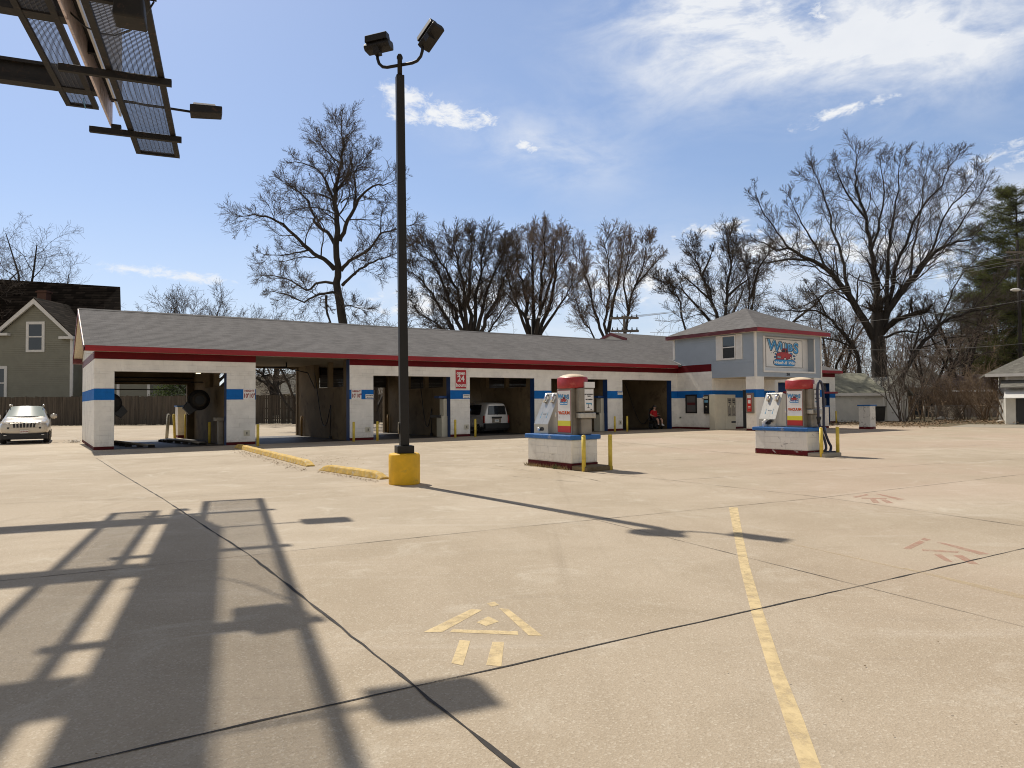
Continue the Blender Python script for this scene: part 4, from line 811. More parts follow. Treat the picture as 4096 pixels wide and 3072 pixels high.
def matbox(X0, Y0, lab, cup):
    b = thing('trash_box', lab, 'trash box', Wl(X0, Y0, .92), TH, 'sloped steel trash boxes')
    y0, y1 = 1.32, 2.0; prof = [(.22, 0), (.82, 0), (.82, 1.12), (.66, 1.17), (.22, .27)]
    B = MB(); B.prism([(x, y0, z) for x, z in prof], (0, y1 - y0, 0)); B.obj('body', mInox, b, bevel=.012)
    sd = Vector((.44, 0, .90)).normalized(); nn = Vector((-sd.z, 0, sd.x))
    def onslope(t, y, off): return Vector((.22, 0, .27)) + sd * t + Vector((0, y, 0)) + nn * off
    for yy in (y0 + .17, y1 - .17):
        B = MB(); a, c = onslope(.70, yy, .0), onslope(.93, yy, .0)
        B.tube([a + nn * .0, a + nn * .05, c + nn * .05, c + nn * .0], .028, 8); B.tube([a + nn * .05 - sd * .04, c + nn * .06], .036, 8); B.obj('mat_clip', mChrome, b)
    M = Matrix((Vector((0, -1, 0)), sd, nn)).transposed().to_4x4(); M.translation = onslope(.32, (y0 + y1) / 2, .004); text('TRASH', .05, mInkF, 'lettering', b, M, .001); M2 = M.copy(); M2.translation = onslope(.95, (y0 + y1) / 2, .004); text('MAT RACKS', .034, mInkF, 'lettering', b, M2, .001)
    for yy in (y0 + .20, y1 - .20):
        B = MB(); q = lambda t, w_: tuple(onslope(t, yy + w_, .004)); B.poly([q(.38, -.008), q(.38, .008), q(.24, .008), q(.24, .03), q(.17, 0), q(.24, -.03), q(.24, -.008)]); B.obj('arrow', mInkBlue, b)
    B = MB(); ym = (y0 + y1) / 2
    pts = []
    for s, a0 in ((1, -90), (-1, 90)):
        for i in range(7): a = R(a0 + i * 30); pts.append((.212, ym + s * .09 + .055 * math.cos(a), .135 + .055 * math.sin(a)))
    B.prism(pts, (.01, 0, 0)); B.obj('slot', mBlk, b)
    if cup:
        c = thing('litter_cup', 'white paper cup and black lid stuffed in the trash slot', 'litter', Wl(X0 + .10, Y0 + ym + .05, .92), TH); B = MB(); B.lathe([(.045, 0), (.065, .18), (.068, .19)], 14); B.tube([(0, 0, .19), (.05, -.08, .22)], .05, 8); B.obj('cup', mSign, c); B = MB(); B.lathe([(.02, -.05), (.07, -.03), (.07, .04), (.02, .06)], 12, (.05, -.2, .20)); B.obj('lid', mBlk, c)
    else:
        c = thing('litter_bag', 'crumpled shiny wrapper poking from the trash slot', 'litter', Wl(X0 + .19, Y0 + ym + .05, 1.055), TH); B = MB(); B.lathe([(.015, -.05), (.05, -.03), (.055, .01), (.03, .045), (.005, .05)], 9); 
        for i, p in enumerate(B.v): B.v[i] = tuple(x * random.uniform(.8, 1.2) for x in p)
        B.obj('wrapper', mChrome, c)
    return b
for X0, Y0, hose, ch, a, b, c in [(9.82, -19.36, False, mWchip, 'white block vacuum island nearer the lamp pole', 'vacuum machine with red dome and a coin box notice, no hose in view', 'sloped steel trash box with a shiny wrapper in its slot'),
                                  (18.73, -20.43, True, blockmat('flaking_island_block', (.76, .735, .68), (.45, .43, .41), .3, wear=.8), 'white block vacuum island with cracked joints in front of the office', 'vacuum machine with red dome and a dark hose looped over it', 'sloped steel trash box with a white cup in its slot')]:
    island(X0, Y0, a, ch, hose, hose); vacuum(X0, Y0, b, hose); matbox(X0, Y0, c, hose)
GB = 'yellow bollards guarding the vacuum islands'
for x, y, lab in [(9.84, -19.85, 'yellow bollard standing left of the step of the nearer vacuum island'), (10.67, -19.95, 'yellow bollard standing right of the step of the nearer vacuum island'), (18.77, -20.9, 'yellow bollard standing left of the hose of the farther vacuum island'), (19.60, -20.95, 'yellow bollard standing right of the hose of the farther vacuum island')]: bollard(x, y, lab, .93, .055, group=GB)
# weeds along the plinths
def weeds(name, lab, fn, n, m, h):
    V, F = [], []
    for _ in range(n):
        p = fn(); k = len(V); a = random.uniform(0, 6.28); hh = random.uniform(.3, 1) * h; l = random.gauss(0, .5) * hh; l2 = random.gauss(0, .5) * hh; ww = .006
        V += [(p.x + math.cos(a) * ww, p.y + math.sin(a) * ww, 0), (p.x - math.cos(a) * ww, p.y - math.sin(a) * ww, 0), (p.x + l, p.y + l2, hh)]; F.append((k, k + 1, k + 2))
    return tag(rawmesh(name, V, F, m), lab, 'weeds', kind='stuff')
mDry = mat('dry_grass', (.34, .25, .12), .9, var=.4)
weeds('dry_weeds', 'dry straw weeds along the plinth of the nearer vacuum island', lambda: Wl(9.77 + random.gauss(0, .03), -19.36 + 2.1 * random.random() ** .8), 420, mDry, .14)
weeds('dry_weeds', 'dry straw weeds along the plinth of the farther vacuum island', lambda: Wl(18.69 + random.gauss(0, .03), -20.43 + 2.0 * random.random()), 140, mDry, .06)
weeds('green_weed', 'small green weed growing at the foot of the nearer vacuum island', lambda: Wl(9.76 + random.gauss(0, .04), -18.75 + random.gauss(0, .06)), 70, mLeafG, .18)

# ------------------------------------------------------------------ vehicles
def ring(y, zb, zm, zt, wb, wm, wt):
    h = [(wb * .88, zb), (wb, zb + .10), ((wb + wm) / 2 + .015, zb + (zm - zb) * .55), (wm, zm), (wm * .6 + wt * .4, zm + (zt - zm) * .35), (wt, zt - .10 * (zt - zm) - .02), (wt * .86, zt - .01), (wt * .45, zt)]
    return [(x, y, z) for x, z in h] + [(-x, y, z) for x, z in reversed(h)]
def carbody(root, stations, m, name='body'):
    B = MB(); B.loft([ring(*s) for s in stations]); o = B.obj(name, m, root); ss = o.modifiers.new('smooth', 'SUBSURF'); ss.levels = 1; ss.render_levels = 2; return o
def wheel(root, x, y, r, wd):
    s = 1 if x > 0 else -1; B = MB(); m0 = B.mark(); B.lathe([(r * .6, -wd / 2), (r * .94, -wd / 2), (r, -wd * .3), (r, wd * .3), (r * .94, wd / 2), (r * .6, wd / 2)], 26); M = Matrix.Translation((x, y, r)) @ Matrix.Rotation(R(90), 4, 'Y'); B.xf(m0, M); w_ = B.obj('wheel', mRub, root)
    B = MB(); m0 = B.mark(); B.lathe([(.03, 0), (r * .58, .01), (r * .62, .0)], 20)
    for k in range(5): a = k * 1.2566; B.tube([(0, 0, .02), (r * .58 * math.cos(a), r * .58 * math.sin(a), .015)], .03, 6)
    B.xf(m0, Matrix.Translation((x + s * wd * .45, y, r)) @ Matrix.Rotation(R(90) * s, 4, 'Y')); B.obj('rim', mInoxD, w_)
def curved(x0, x1, f, n=10, k=5, th=.012):
    """grid surface f(s,t)->point, s in -1..1, t 0..1"""
    B = MB(); B.open = True; V = [f(-1 + 2 * i / n, j / k) for j in range(k + 1) for i in range(n + 1)]; F = [(j * (n + 1) + i, j * (n + 1) + i + 1, (j + 1) * (n + 1) + i + 1, (j + 1) * (n + 1) + i) for j in range(k) for i in range(n)]; B._a(V, F, True); return B
lerp = lambda a, b, t: a + (b - a) * t
suv = thing('suv', 'champagne SUV facing the camera beside the grey house fence', 'car', G(96, 1776) + Vector((0, .0, 0)), R(32)); suv.scale = (1.13, 1.13, 1.13)
carbody(suv, [(.0, .46, .70, .84, .72, .76, .66), (.05, .42, .78, .99, .83, .86, .72), (.35, .40, .84, 1.06, .89, .91, .76), (1.0, .34, .90, 1.12, .91, .93, .78), (1.24, .30, .94, 1.15, .91, .93, .78), (1.60, .27, .96, 1.36, .91, .93, .72), (2.0, .27, .98, 1.62, .91, .93, .66), (2.5, .27, 1.0, 1.68, .91, .93, .655), (3.4, .28, 1.02, 1.66, .91, .93, .65), (4.1, .30, 1.04, 1.56, .90, .92, .62), (4.45, .34, 1.0, 1.2, .86, .88, .66), (4.6, .45, .9, 1.0, .78, .80, .62)], mPaintCar)
B = curved(0, 0, lambda s, t: (s * lerp(.735, .605, t), lerp(1.24, 2.02, t) + .10 * s * s + (-.02), lerp(1.175, 1.635, t) - .035 * s * s + .035)); B.obj('windshield', glassmat('windshield_glass', (.30, .36, .34), .22), suv)  # pale glass colour stands in for the bright reflection
for s in (-1, 1):
    B = MB(); B.open = True; B.poly([(s * .905, 1.62, 1.06), (s * .77, 2.1, 1.5), (s * .755, 3.5, 1.53), (s * .90, 3.9, 1.08)]); B.obj('side_window', mGlass, suv)
    B = MB(); B.prism([(s * .56, -.0, .915), (s * .85, .12, 1.00), (s * .86, .16, .93), (s * .57, -.0, .865)], (0, .12, 0)); B.obj('headlight', mHead, suv, bevel=.01)
    B = MB(); B.prism([(s * .53, -.01, .74), (s * .73, .04, .74), (s * .77, .06, .66), (s * .54, -.01, .66)], (0, .1, 0)); B.obj('fog_lamp_recess', mBlk, suv); B = MB(); B.lathe([(.06, 0), (.05, .03)], 12, (s * .68, -.02, .38)); B.obj('fog_lamp', mHead, suv)
    B = MB(); B.lathe([(.02, -.12), (.10, -.09), (.12, .0), (.10, .08), (.03, .11)], 14, (s * 1.06, 1.52, 1.19), 1.15, .6); mm = B.obj('mirror', mPaintCar, suv, rot=None)
    B = MB(); B.tube([(s * .62, 1.98, 1.64), (s * .64, 2.15, 1.72), (s * .63, 3.3, 1.72), (s * .62, 3.5, 1.66)], .028, 8); B.obj('roof_rail', mInox, suv)
    wheel(suv, s * .80, .88, .36, .23); wheel(suv, s * .80, 3.58, .36, .23)
B = MB(); B.prism([(-.52, -.0, .925), (.52, -.0, .925), (.46, -.03, .70), (-.46, -.03, .70)], (0, .06, 0)); gr = B.obj('grille', mPaintCar, suv, bevel=.012)
for i in range(7):
    x = (i - 3) * .125; B = MB(); B.prism([(x - .041, -.008, .912), (x + .041, -.008, .912), (x * .94 + .039, -.037, .718), (x * .94 - .039, -.037, .718)], (0, .012, 0)); B.obj('grille_slot', mBlk, gr)
B = MB(); B.box(-.86, .0, .20, .86, .40, .46); B.obj('lower_bumper', mBlk, suv, bevel=.03); B = MB(); B.box(-.86, .25, .20, .86, 4.4, .30); B.obj('underbody', mBlk, suv)
B = MB(); B.box(-.155, -.06, .47, .155, -.045, .61); q = B.obj('licence_plate', mSign, suv); text('LS 874 96', .085, mInkRed, 'lettering', q, frame((0, -.063, .54), (1, 0, 0)), .002, sx=.85)

van = thing('minivan', 'white and silver minivan parked nose-in in the fourth bay', 'car', Wl(21.35, 2.2), TH); van.scale = (.94, .98, 1.04)
carbody(van, [(.02, .42, .95, 1.70, .80, .84, .60), (.08, .34, 1.0, 1.76, .90, .93, .68), (.4, .30, 1.05, 1.80, .94, .96, .72), (1.5, .28, 1.06, 1.82, .95, .97, .74), (3.0, .28, 1.04, 1.80, .95, .97, .72), (3.6, .28, 1.0, 1.60, .95, .96, .70), (4.3, .28, .92, 1.12, .94, .94, .74), (5.0, .32, .78, .92, .84, .84, .66)], mVan)
B = MB(); B.open = True; B.prism([(-.70, .0, 1.10), (.70, .0, 1.10), (.62, .03, 1.62), (-.62, .03, 1.62)], (0, .05, 0)); B.obj('rear_window', mGlass, van, bevel=.02)
B = MB(); B.prism([(-.36, -.005, .98), (.30, -.005, .98), (.30, -.005, .62), (-.36, -.005, .62)], (0, .06, 0)); B.obj('plate_recess', mInoxD, van); B = MB(); B.box(-.40, -.04, .88, .34, .0, .98); B.obj('handle_bar', mBlk, van)
B = MB(); B.box(-.19, -.02, .66, .13, -.006, .82); q = B.obj('licence_plate', mSign, van); text('1J 3752', .08, mInkBlue, 'lettering', q, frame((-.03, -.023, .74), (1, 0, 0)), .002, sx=.85)
B = MB(); B.box(-.94, -.07, .26, .94, .2, .60); B.obj('bumper', mat('dark_bumper', (.02, .02, .02), .6), van, bevel=.04)
for s in (-1, 1):
    B = MB(); B.box(s * .93 - .06, .02, .62, s * .93 + .03, .16, 1.05); B.obj('tail_light', mTail, van, bevel=.02); B = MB(); B.open = True; B.poly([(s * .97, .5, 1.1), (s * .80, .55, 1.68), (s * .80, 3.2, 1.66), (s * .965, 3.5, 1.08)]); B.obj('side_window', mGlass, van)
    wheel(van, s * .84, .95, .34, .22); wheel(van, s * .84, 4.0, .34, .22)
B = MB(); B.tube([(0, -.02, 1.08), (.02, -.03, 1.12), (.34, -.01, 1.22)], .014, 6); B.obj('wiper', mBlk, van); B = MB(); B.tube([(-.5, .9, 1.80), (-.62, 1.0, 2.6)], .008, 5); B.obj('antenna', mBlk, van)
B = MB(); B.box(-.92, .1, .18, .92, 4.6, .34); B.obj('underbody', mBlk, van)

# ------------------------------------------------------------------ person in a power chair
def skin(name, verts, edges, rad, m, parent=None, sub=2):
    me = bpy.data.meshes.new(name); me.from_pydata(verts, edges, []); o = bpy.data.objects.new(name, me); C.objects.link(o)
    sk = o.modifiers.new('skin', 'SKIN'); sk.use_smooth_shade = True; sv = me.skin_vertices
    if not sv:
        bm = bmesh.new(); bm.from_mesh(me); bm.verts.layers.skin.verify(); bm.to_mesh(me); bm.free(); sv = me.skin_vertices
    for i, r_ in enumerate(rad): sv[0].data[i].radius = r_ if isinstance(r_, tuple) else (r_, r_)
    sv[0].data[0].use_root = True
    ss = o.modifiers.new('sub', 'SUBSURF'); ss.levels = sub; ss.render_levels = sub
    dg = bpy.context.evaluated_depsgraph_get(); nm = bpy.data.meshes.new_from_object(o.evaluated_get(dg)); bpy.data.objects.remove(o)
    nm.materials.clear(); nm.materials.append(m); nm.polygons.foreach_set('use_smooth', np.ones(len(nm.polygons), bool))
    q = bpy.data.objects.new(name, nm); C.objects.link(q)
    if parent: q.parent = parent
    return q
PX, PY, PR = 33.05, .55, TH * 0 + R(40)
wc = thing('power_chair', 'black power wheelchair standing at the mouth of the last bay', 'wheelchair', Wl(PX, PY), PR)
B = MB(); B.box(-.27, -.28, .50, .27, .24, .60); B.obj('seat', mBlk, wc, bevel=.04); B = MB(); B.box(-.25, .22, .58, .25, .32, 1.16); B.obj('backrest', mBlk, wc, bevel=.05); B = MB(); B.box(-.16, .27, 1.17, .16, .37, 1.40); B.obj('headrest', mBlk, wc, bevel=.05)
B = MB(); B.box(-.22, -.30, .14, .22, .34, .46); B.obj('motor_case', mSteel, wc, bevel=.04)
for s in (-1, 1):
    B = MB(); B.box(s * .33 - .035, -.22, .80, s * .33 + .035, .22, .85); B.box(s * .33 - .02, .1, .5, s * .33 + .02, .14, .8); B.obj('armrest', mBlk, wc, bevel=.015)
    B = MB(); m0 = B.mark(); B.lathe([(.08, -.04), (.17, -.04), (.18, 0), (.17, .04), (.08, .04)], 20); B.xf(m0, Matrix.Translation((s * .30, .06, .18)) @ Matrix.Rotation(R(90), 4, 'Y')); B.obj('wheel', mRub, wc)
    B = MB(); m0 = B.mark(); B.lathe([(.04, -.03), (.09, -.03), (.10, 0), (.09, .03), (.04, .03)], 16); B.xf(m0, Matrix.Translation((s * .24, -.42, .10)) @ Matrix.Rotation(R(90), 4, 'Y')); B.obj('caster', mRub, wc)
B = MB(); B.box(-.26, -.72, .20, .26, -.44, .23); B.tube([(0, -.3, .4), (0, -.5, .22)], .03, 8); B.obj('footplate', mSteel, wc); B = MB(); B.tube([(.33, -.2, .85), (.33, -.22, .95)], .015, 6); B.obj('joystick', mBlk, wc)
pe = thing('person', 'person in a red shirt, dark shorts and a cap sitting in a power wheelchair', 'person', Wl(PX, PY), PR)
V = [(0, .05, .70), (0, .03, .88), (0, .06, 1.08), (0, .04, 1.22), (0, .0, 1.31), (0, -.03, 1.38), (0, -.05, 1.47), (0, -.03, 1.54)]; RD = [.17, .20, .19, .13, .058, .072, .092, .06]; E_ = [(i, i + 1) for i in range(7)]
def chain(a, pts, rs):
    p = a
    for q, r_ in zip(pts, rs): V.append(q); RD.append(r_); E_.append((p, len(V) - 1)); p = len(V) - 1
    return p
for s in (-1, 1):
    chain(0, [(s * .13, -.10, .68), (s * .19, -.34, .69), (s * .21, -.46, .66), (s * .20, -.50, .46), (s * .19, -.50, .30), (s * .19, -.53, .265), (s * .20, -.66, .25)], [.105, .095, .075, .064, .044, .042, .034])
    h = chain(3, [(s * .19, .05, 1.20), (s * .27, .08, 1.10), (s * .33, .04, .93), (s * .31, -.14, .89), (s * .30, -.20, .885)], [.075, .062, .050, .040, .034])
    for k, (dx_, ln) in enumerate([(-.03, .075), (-.01, .088), (.01, .084), (.03, .066)]):
        chain(h, [(s * .30 + dx_, -.24, .89), (s * .30 + dx_, -.24 - ln * .5, .885), (s * .30 + dx_, -.24 - ln * .8, .868)], [.010, .009, .008])
    chain(h, [(s * .30 - s * .035, -.21, .895), (s * .30 - s * .05, -.245, .885)], [.012, .009])
skin('body', V, E_, RD, mSkin, pe, 2)
V, E_, RD = [(0, .05, .70), (0, .01, .86), (0, .05, 1.08), (0, .04, 1.22), (0, .01, 1.275)], [(0, 1), (1, 2), (2, 3), (3, 4)], [.20, .265, .235, .165, .085]
for s in (-1, 1): chain(3, [(s * .19, .05, 1.20), (s * .27, .08, 1.10), (s * .31, .06, 1.00)], [.095, .085, .078])
skin('shirt', V, E_, RD, mShirt, pe, 2); B = MB(); B.box(.08, -.235, 1.04, .14, -.22, 1.07); B.obj('shirt_patch', mSock, pe)
V, E_, RD = [(0, .04, .68)], [], [.20]
for s in (-1, 1): chain(0, [(s * .13, -.10, .68), (s * .19, -.32, .69), (s * .205, -.42, .68)], [.130, .118, .105])
skin('shorts', V, E_, RD, mShorts, pe, 2)
for s in (-1, 1):
    skin('sock', [(s * .19, -.50, .40), (s * .19, -.50, .28)], [(0, 1)], [.056, .050], mSock, pe, 1); skin('shoe', [(s * .19, -.47, .265), (s * .195, -.57, .262), (s * .20, -.68, .25)], [(0, 1), (1, 2)], [.052, .055, .04], mSock if s > 0 else mBlk, pe, 2)
    B = MB(); B.lathe([(.002, -.012), (.011, -.006), (.011, .006), (.002, .012)], 8, (s * .032, -.135, 1.475)); B.obj('eye', mBlk, pe); B = MB(); B.lathe([(.002, -.03), (.016, -.01), (.016, .01), (.004, .03)], 8, (s * .095, -.045, 1.465), .6, 1); B.obj('ear', mSkin, pe)
B = MB(); B.tube([(0, -.135, 1.485), (0, -.158, 1.447), (0, -.13, 1.438)], [.010, .016, .008], 8); B.obj('nose', mSkin, pe); B = MB(); B.tube([(-.025, -.128, 1.412), (0, -.135, 1.408), (.025, -.128, 1.412)], .006, 6); B.obj('mouth', mat('lips', (.3, .1, .08), .6), pe)
B = MB(); B.lathe([(.104, -.02), (.106, .02), (.095, .06), (.06, .09), (.002, .1)], 18, (0, -.045, 1.51), 1, 1.1); B.prism([(-.075, -.14, 1.50), (.075, -.14, 1.50), (.06, -.24, 1.485), (-.06, -.24, 1.485)], (0, 0, .012)); B.obj('cap', mat('cap_cloth', (.05, .045, .045), .8), pe)

# ------------------------------------------------------------------ overhead billboard
bbd = thing('billboard', 'tall roadside billboard seen from below with steel grating catwalks', 'billboard', (-10.2, 18.0, 0), math.atan2(.372, .928))
bN = -15.0
def MBb(*bx):
    B = MB()
    for b in bx: B.box(*b)
    return B
MBb((.215, bN, 9.08, .26, -.52, 11.2)).obj('right_face', mPanel, bbd)
B = MB(); b = bN
while b < .05: B.box(-.06 - .006 * (int(round(b / .3)) % 2), b, 9.0, -.02, min(b + .285, .07), 12.3); b += .3
B.box(-.075, bN, 9.02, -.066, .07, 12.28)
B.obj('left_face', mPanelB, bbd)
B = MB()
for b in (-.1, -3.4, -6.8, -10.2, -13.6): B.box(-.02, b - .06, 8.75, .20, b + .06, 9.0) if b == -.1 else B.box(-.02, b - .05, 9.3, .20, b + .05, 11.1)
B.box(.0, bN, 9.5, .08, -.3, 9.6); B.box(.0, bN, 10.9, .08, -.3, 11.0)
B.obj('frame', mSteel, bbd)
def catwalk(a0, a1, z, bend, name):
    f = MBb((a0, bN, z - .05, a0 + .12, bend, z + .03), (a1 - .12, bN, z - .05, a1, bend, z + .03), (a0 + .12, bend - .1, z - .05, a1 - .12, bend, z + .03)).obj(name, mSteel, bbd)
    B = MB(); b = bN
    while b < bend - .12: B.box(a0 + .12, b, z - .005, a1 - .12, b + .014, z + .005); b += .052
    k = a0 + .22
    while k < a1 - .15: B.box(k, bN, z - .014, k + .010, bend - .1, z - .006); k += .095
    B.obj('grating', mGrate, f)
catwalk(.46, 1.52, 8.62, .70, 'right_catwalk'); catwalk(-1.14, -.40, 9.62, .55, 'left_catwalk')
for b in (-1.03, -4.40, -7.77, -11.14, -14.5): MBb((-.36, b - .05, 8.42, 1.66, b + .05, 8.565)).obj('bracket', mSteel, bbd, bevel=.006, seg=1)
for b in (-.48, -4.1, -7.7, -11.3): MBb((-9.0, b - .15, 9.58, -.22, b + .15, 9.66), (-9.0, b - .03, 9.66, -.22, b + .03, 10.06), (-9.0, b - .15, 10.06, -.22, b + .15, 10.14)).obj('beam', mSteel, bbd)
MBb((-5.6, -15, 9.2, -5.2, .2, 9.58)).obj('beam', mSteel, bbd, label='long beam on the column'); B = MB(); B.tube([(-5.4, -2.2, 0), (-5.4, -2.2, 9.2)], .35, 20); B.tube([(-5.4, -11, 0), (-5.4, -11, 9.2)], .35, 20); B.obj('column', mSteel, bbd)
def blamp(a, b, z):
    B = MB(); B.tube([(.28, b, z + .02), (a - .3, b, z - .02)], .03, 8); B.obj('lamp_arm', mSteel, bbd)
    B = MB(); B.prism([(a - .34, b - .2, z - .10), (a + .34, b - .2, z - .04), (a + .36, b - .2, z + .14), (a - .34, b - .2, z + .10)], (0, .42, 0)); l = B.obj('floodlight', mSteel, bbd, bevel=.02); B = MB(); B.prism([(a - .28, b - .17, z + .10), (a + .22, b - .17, z + .135), (a + .2, b - .17, z + .17), (a - .26, b - .17, z + .15)], (0, .36, 0)); B.obj('lens', mHead, l)
blamp(2.26, -2.42, 8.73); blamp(2.0, -9.5, 8.7)
B = MB(); B.prism([(1.05, -8.05, 7.95), (1.52, -8.05, 7.95), (1.48, -8.05, 8.42), (1.12, -8.05, 8.5)], (0, .5, 0)); B.obj('lamp_hood', mSteel, bbd, bevel=.04); MBb((.25, -7.85, 8.22, 1.1, -7.75, 8.32)).obj('lamp_arm', mSteel, bbd)
Mi = Matrix.Translation((-10.2, 18.0, 0)) @ Matrix.Rotation(math.atan2(.372, .928), 4, 'Z'); Mi.invert()
def z1(x, y, Y): return Mi @ at(x / 2.212, y / 2.212, Y)
B = MB(); P_ = [z1(500, -30, 13), z1(640, 130, 13.2), z1(760, 240, 13.3), z1(900, 300, 13.2), z1(1010, 315, 13), z1(1150, 270, 12.6), z1(1280, 150, 12), z1(1360, 20, 11.4)]; B.tube(P_, .016, 6); B.tube([z1(280, 20, 14), z1(360, 100, 14), z1(470, 125, 14.2), z1(600, 100, 14.2), z1(700, 70, 14)], .014, 6); B.obj('cable', mBlk, bbd)
B = MB(); B.tube([z1(740, 870, 16.5), z1(745, 915, 16.5), z1(757, 960, 16.5)], .014, 5); B.obj('ribbon', mInkBlue, bbd)
# ------------------------------------------------------------------ trees
class Tree:
    def __init__(s, seed): s.r = random.Random(seed); s.pl = {}
    def add(s, pts, rad, lvl):
        n = 8 if lvl == 0 else 6 if lvl == 1 else 4 if lvl == 2 else 3
        s.pl.setdefault((len(pts), n, lvl <= 1), []).append((pts, rad))
    def grow(s, p, d, L, r0, lvl, P):
        rn = s.r; n = P['seg'][lvl]; wig = P['wig'][lvl]; up = P['up'][lvl]; pts = [p]; dirs = [d]; st = L / n; tip = P.get('tip', .35)
        for i in range(n):
            d = (d[0] + rn.gauss(0, wig), d[1] + rn.gauss(0, wig), d[2] + rn.gauss(0, wig) + up)
            k = 1 / math.sqrt(d[0] ** 2 + d[1] ** 2 + d[2] ** 2); d = (d[0] * k, d[1] * k, d[2] * k)
            p = (p[0] + d[0] * st, p[1] + d[1] * st, p[2] + d[2] * st); pts.append(p); dirs.append(d)
        rad = [max(P['minr'], r0 * (1 - (1 - tip) * i / n)) for i in range(n + 1)]
        s.add(pts, rad, lvl); s.kids(pts, dirs, rad, L, lvl, P)
    def kids(s, pts, dirs, rad, L, lvl, P, start=None):
        if lvl >= P['max']: return
        rn = s.r; n = len(pts) - 1; k = P['kids'][lvl]; k = int(k) if k >= 2 else max(1, int(L * k + rn.random())); ph = rn.uniform(0, 6.28); st = P['start'][lvl] if start is None else start
        for i in range(k):
            t = st + (1 - st) * (i + rn.random()) / k; t = min(t, .999); j = int(t * n); f = t * n - j
            a, b = pts[j], pts[j + 1]; q = (a[0] + (b[0] - a[0]) * f, a[1] + (b[1] - a[1]) * f, a[2] + (b[2] - a[2]) * f); d = dirs[min(j + 1, n)]
            ph += 2.4 + rn.uniform(-.5, .5); an = R(P['ang'][lvl] * rn.uniform(.65, 1.3))
            h = (d[1], -d[0], 0) if abs(d[2]) < .95 else (1, 0, 0); hl = math.sqrt(h[0] ** 2 + h[1] ** 2) or 1; h = (h[0] / hl, h[1] / hl, 0)
            g = (d[1] * h[2] - d[2] * h[1], d[2] * h[0] - d[0] * h[2], d[0] * h[1] - d[1] * h[0])
            c, sn = math.cos(an), math.sin(an); cp, sp = math.cos(ph), math.sin(ph)
            nd = tuple(d[m] * c + (h[m] * cp + g[m] * sp) * sn for m in range(3))
            r1 = rad[j] * P['rr'] * rn.uniform(.75, 1.05); l1 = P['len'][lvl] * min(L, P.get('cap', 99)) * (1 - P.get('fall', .45) * t) * rn.uniform(.6, 1.25)
            s.grow(q, nd, l1, r1, lvl + 1, P)
    def limb(s, pts, r0, r1, P, lvl=0, start=.2, sub=3):
        """a main limb along given points, smoothed, then its own side growth"""
        P3 = [Vector(p) for p in pts]; o = []
        for i in range(len(P3) - 1):
            a, b, c, d = P3[max(i - 1, 0)], P3[i], P3[i + 1], P3[min(i + 2, len(P3) - 1)]
            for j in range(sub):
                t = j / sub; o.append(.5 * ((2 * b) + (c - a) * t + (2 * a - 5 * b + 4 * c - d) * t * t + (3 * b - a - 3 * c + d) * t ** 3))
        o.append(P3[-1]); n = len(o) - 1; L = sum((o[i + 1] - o[i]).length for i in range(n)); jt = L * .006
        o = [o[0]] + [p + Vector([s.r.gauss(0, jt) for _ in range(3)]) for p in o[1:]]
        dirs = [tuple((o[min(i + 1, n)] - o[max(i - 1, 0)]).normalized()) for i in range(n + 1)]; rad = [r0 + (r1 - r0) * (i / n) ** .8 for i in range(n + 1)]
        o = [tuple(p) for p in o]; s.add(o, rad, 0); s.kids(o, dirs, rad, L, lvl, P, start)
        s.grow(o[-1], dirs[-1], min(L * .2, 1.6), r1, lvl + 1, P)
    def build(s, name, label, mt, mc, group=None, cat='tree', base=(0, 0, 0)):
        root = thing(name, label, cat, base, 0, group); bx = np.array(base, float)
        for part, trunk, m in (('trunk', True, mt), ('crown', False, mc)):
            Vs, Fs, off = [], [], 0
            for (np_, ns, tr), lst in s.pl.items():
                if tr != trunk: continue
                P = np.array([l[0] for l in lst]) - bx; Rr = np.array([l[1] for l in lst]); T = np.empty_like(P)
                T[:, 1:-1] = P[:, 2:] - P[:, :-2]; T[:, 0] = P[:, 1] - P[:, 0]; T[:, -1] = P[:, -1] - P[:, -2]; T /= np.linalg.norm(T, axis=2, keepdims=True) + 1e-9
                ref = np.zeros_like(T); base_d = P[:, -1] - P[:, 0]; hor = np.abs(base_d[:, 2]) < .8 * np.linalg.norm(base_d, axis=1); ref[hor, :, 2] = 1; ref[~hor, :, 0] = 1
                A = np.cross(T, ref); A /= np.linalg.norm(A, axis=2, keepdims=True) + 1e-9; Bn = np.cross(T, A); an = np.arange(ns) * 2 * np.pi / ns
                V = P[:, :, None, :] + Rr[:, :, None, None] * (A[:, :, None, :] * np.cos(an)[None, None, :, None] + Bn[:, :, None, :] * np.sin(an)[None, None, :, None])
                N_ = len(lst); idx = np.arange(N_ * np_ * ns).reshape(N_, np_, ns) + off; nx = np.roll(idx, -1, 2)
                F = np.stack([idx[:, :-1], nx[:, :-1], nx[:, 1:], idx[:, 1:]], -1).reshape(-1, 4); Vs.append(V.reshape(-1, 3)); Fs.append(F); off += N_ * np_ * ns
            if Vs: rawmesh(part, np.concatenate(Vs), np.concatenate(Fs), m, root, True)
        return root
def PR_(mx=4, dens=1.0, **k):
    d = dict(seg=[6, 5, 4, 3, 3], wig=[.10, .16, .20, .24, .28], up=[.05, .05, .05, .03, .02], kids=[12 * dens, 9 * dens, 7 * dens, 6 * dens], start=[.2, .18, .15, .1], ang=[48, 46, 44, 46], len=[.42, .40, .42, .46], rr=.52, minr=.011, max=mx)
    d.update(k); return d
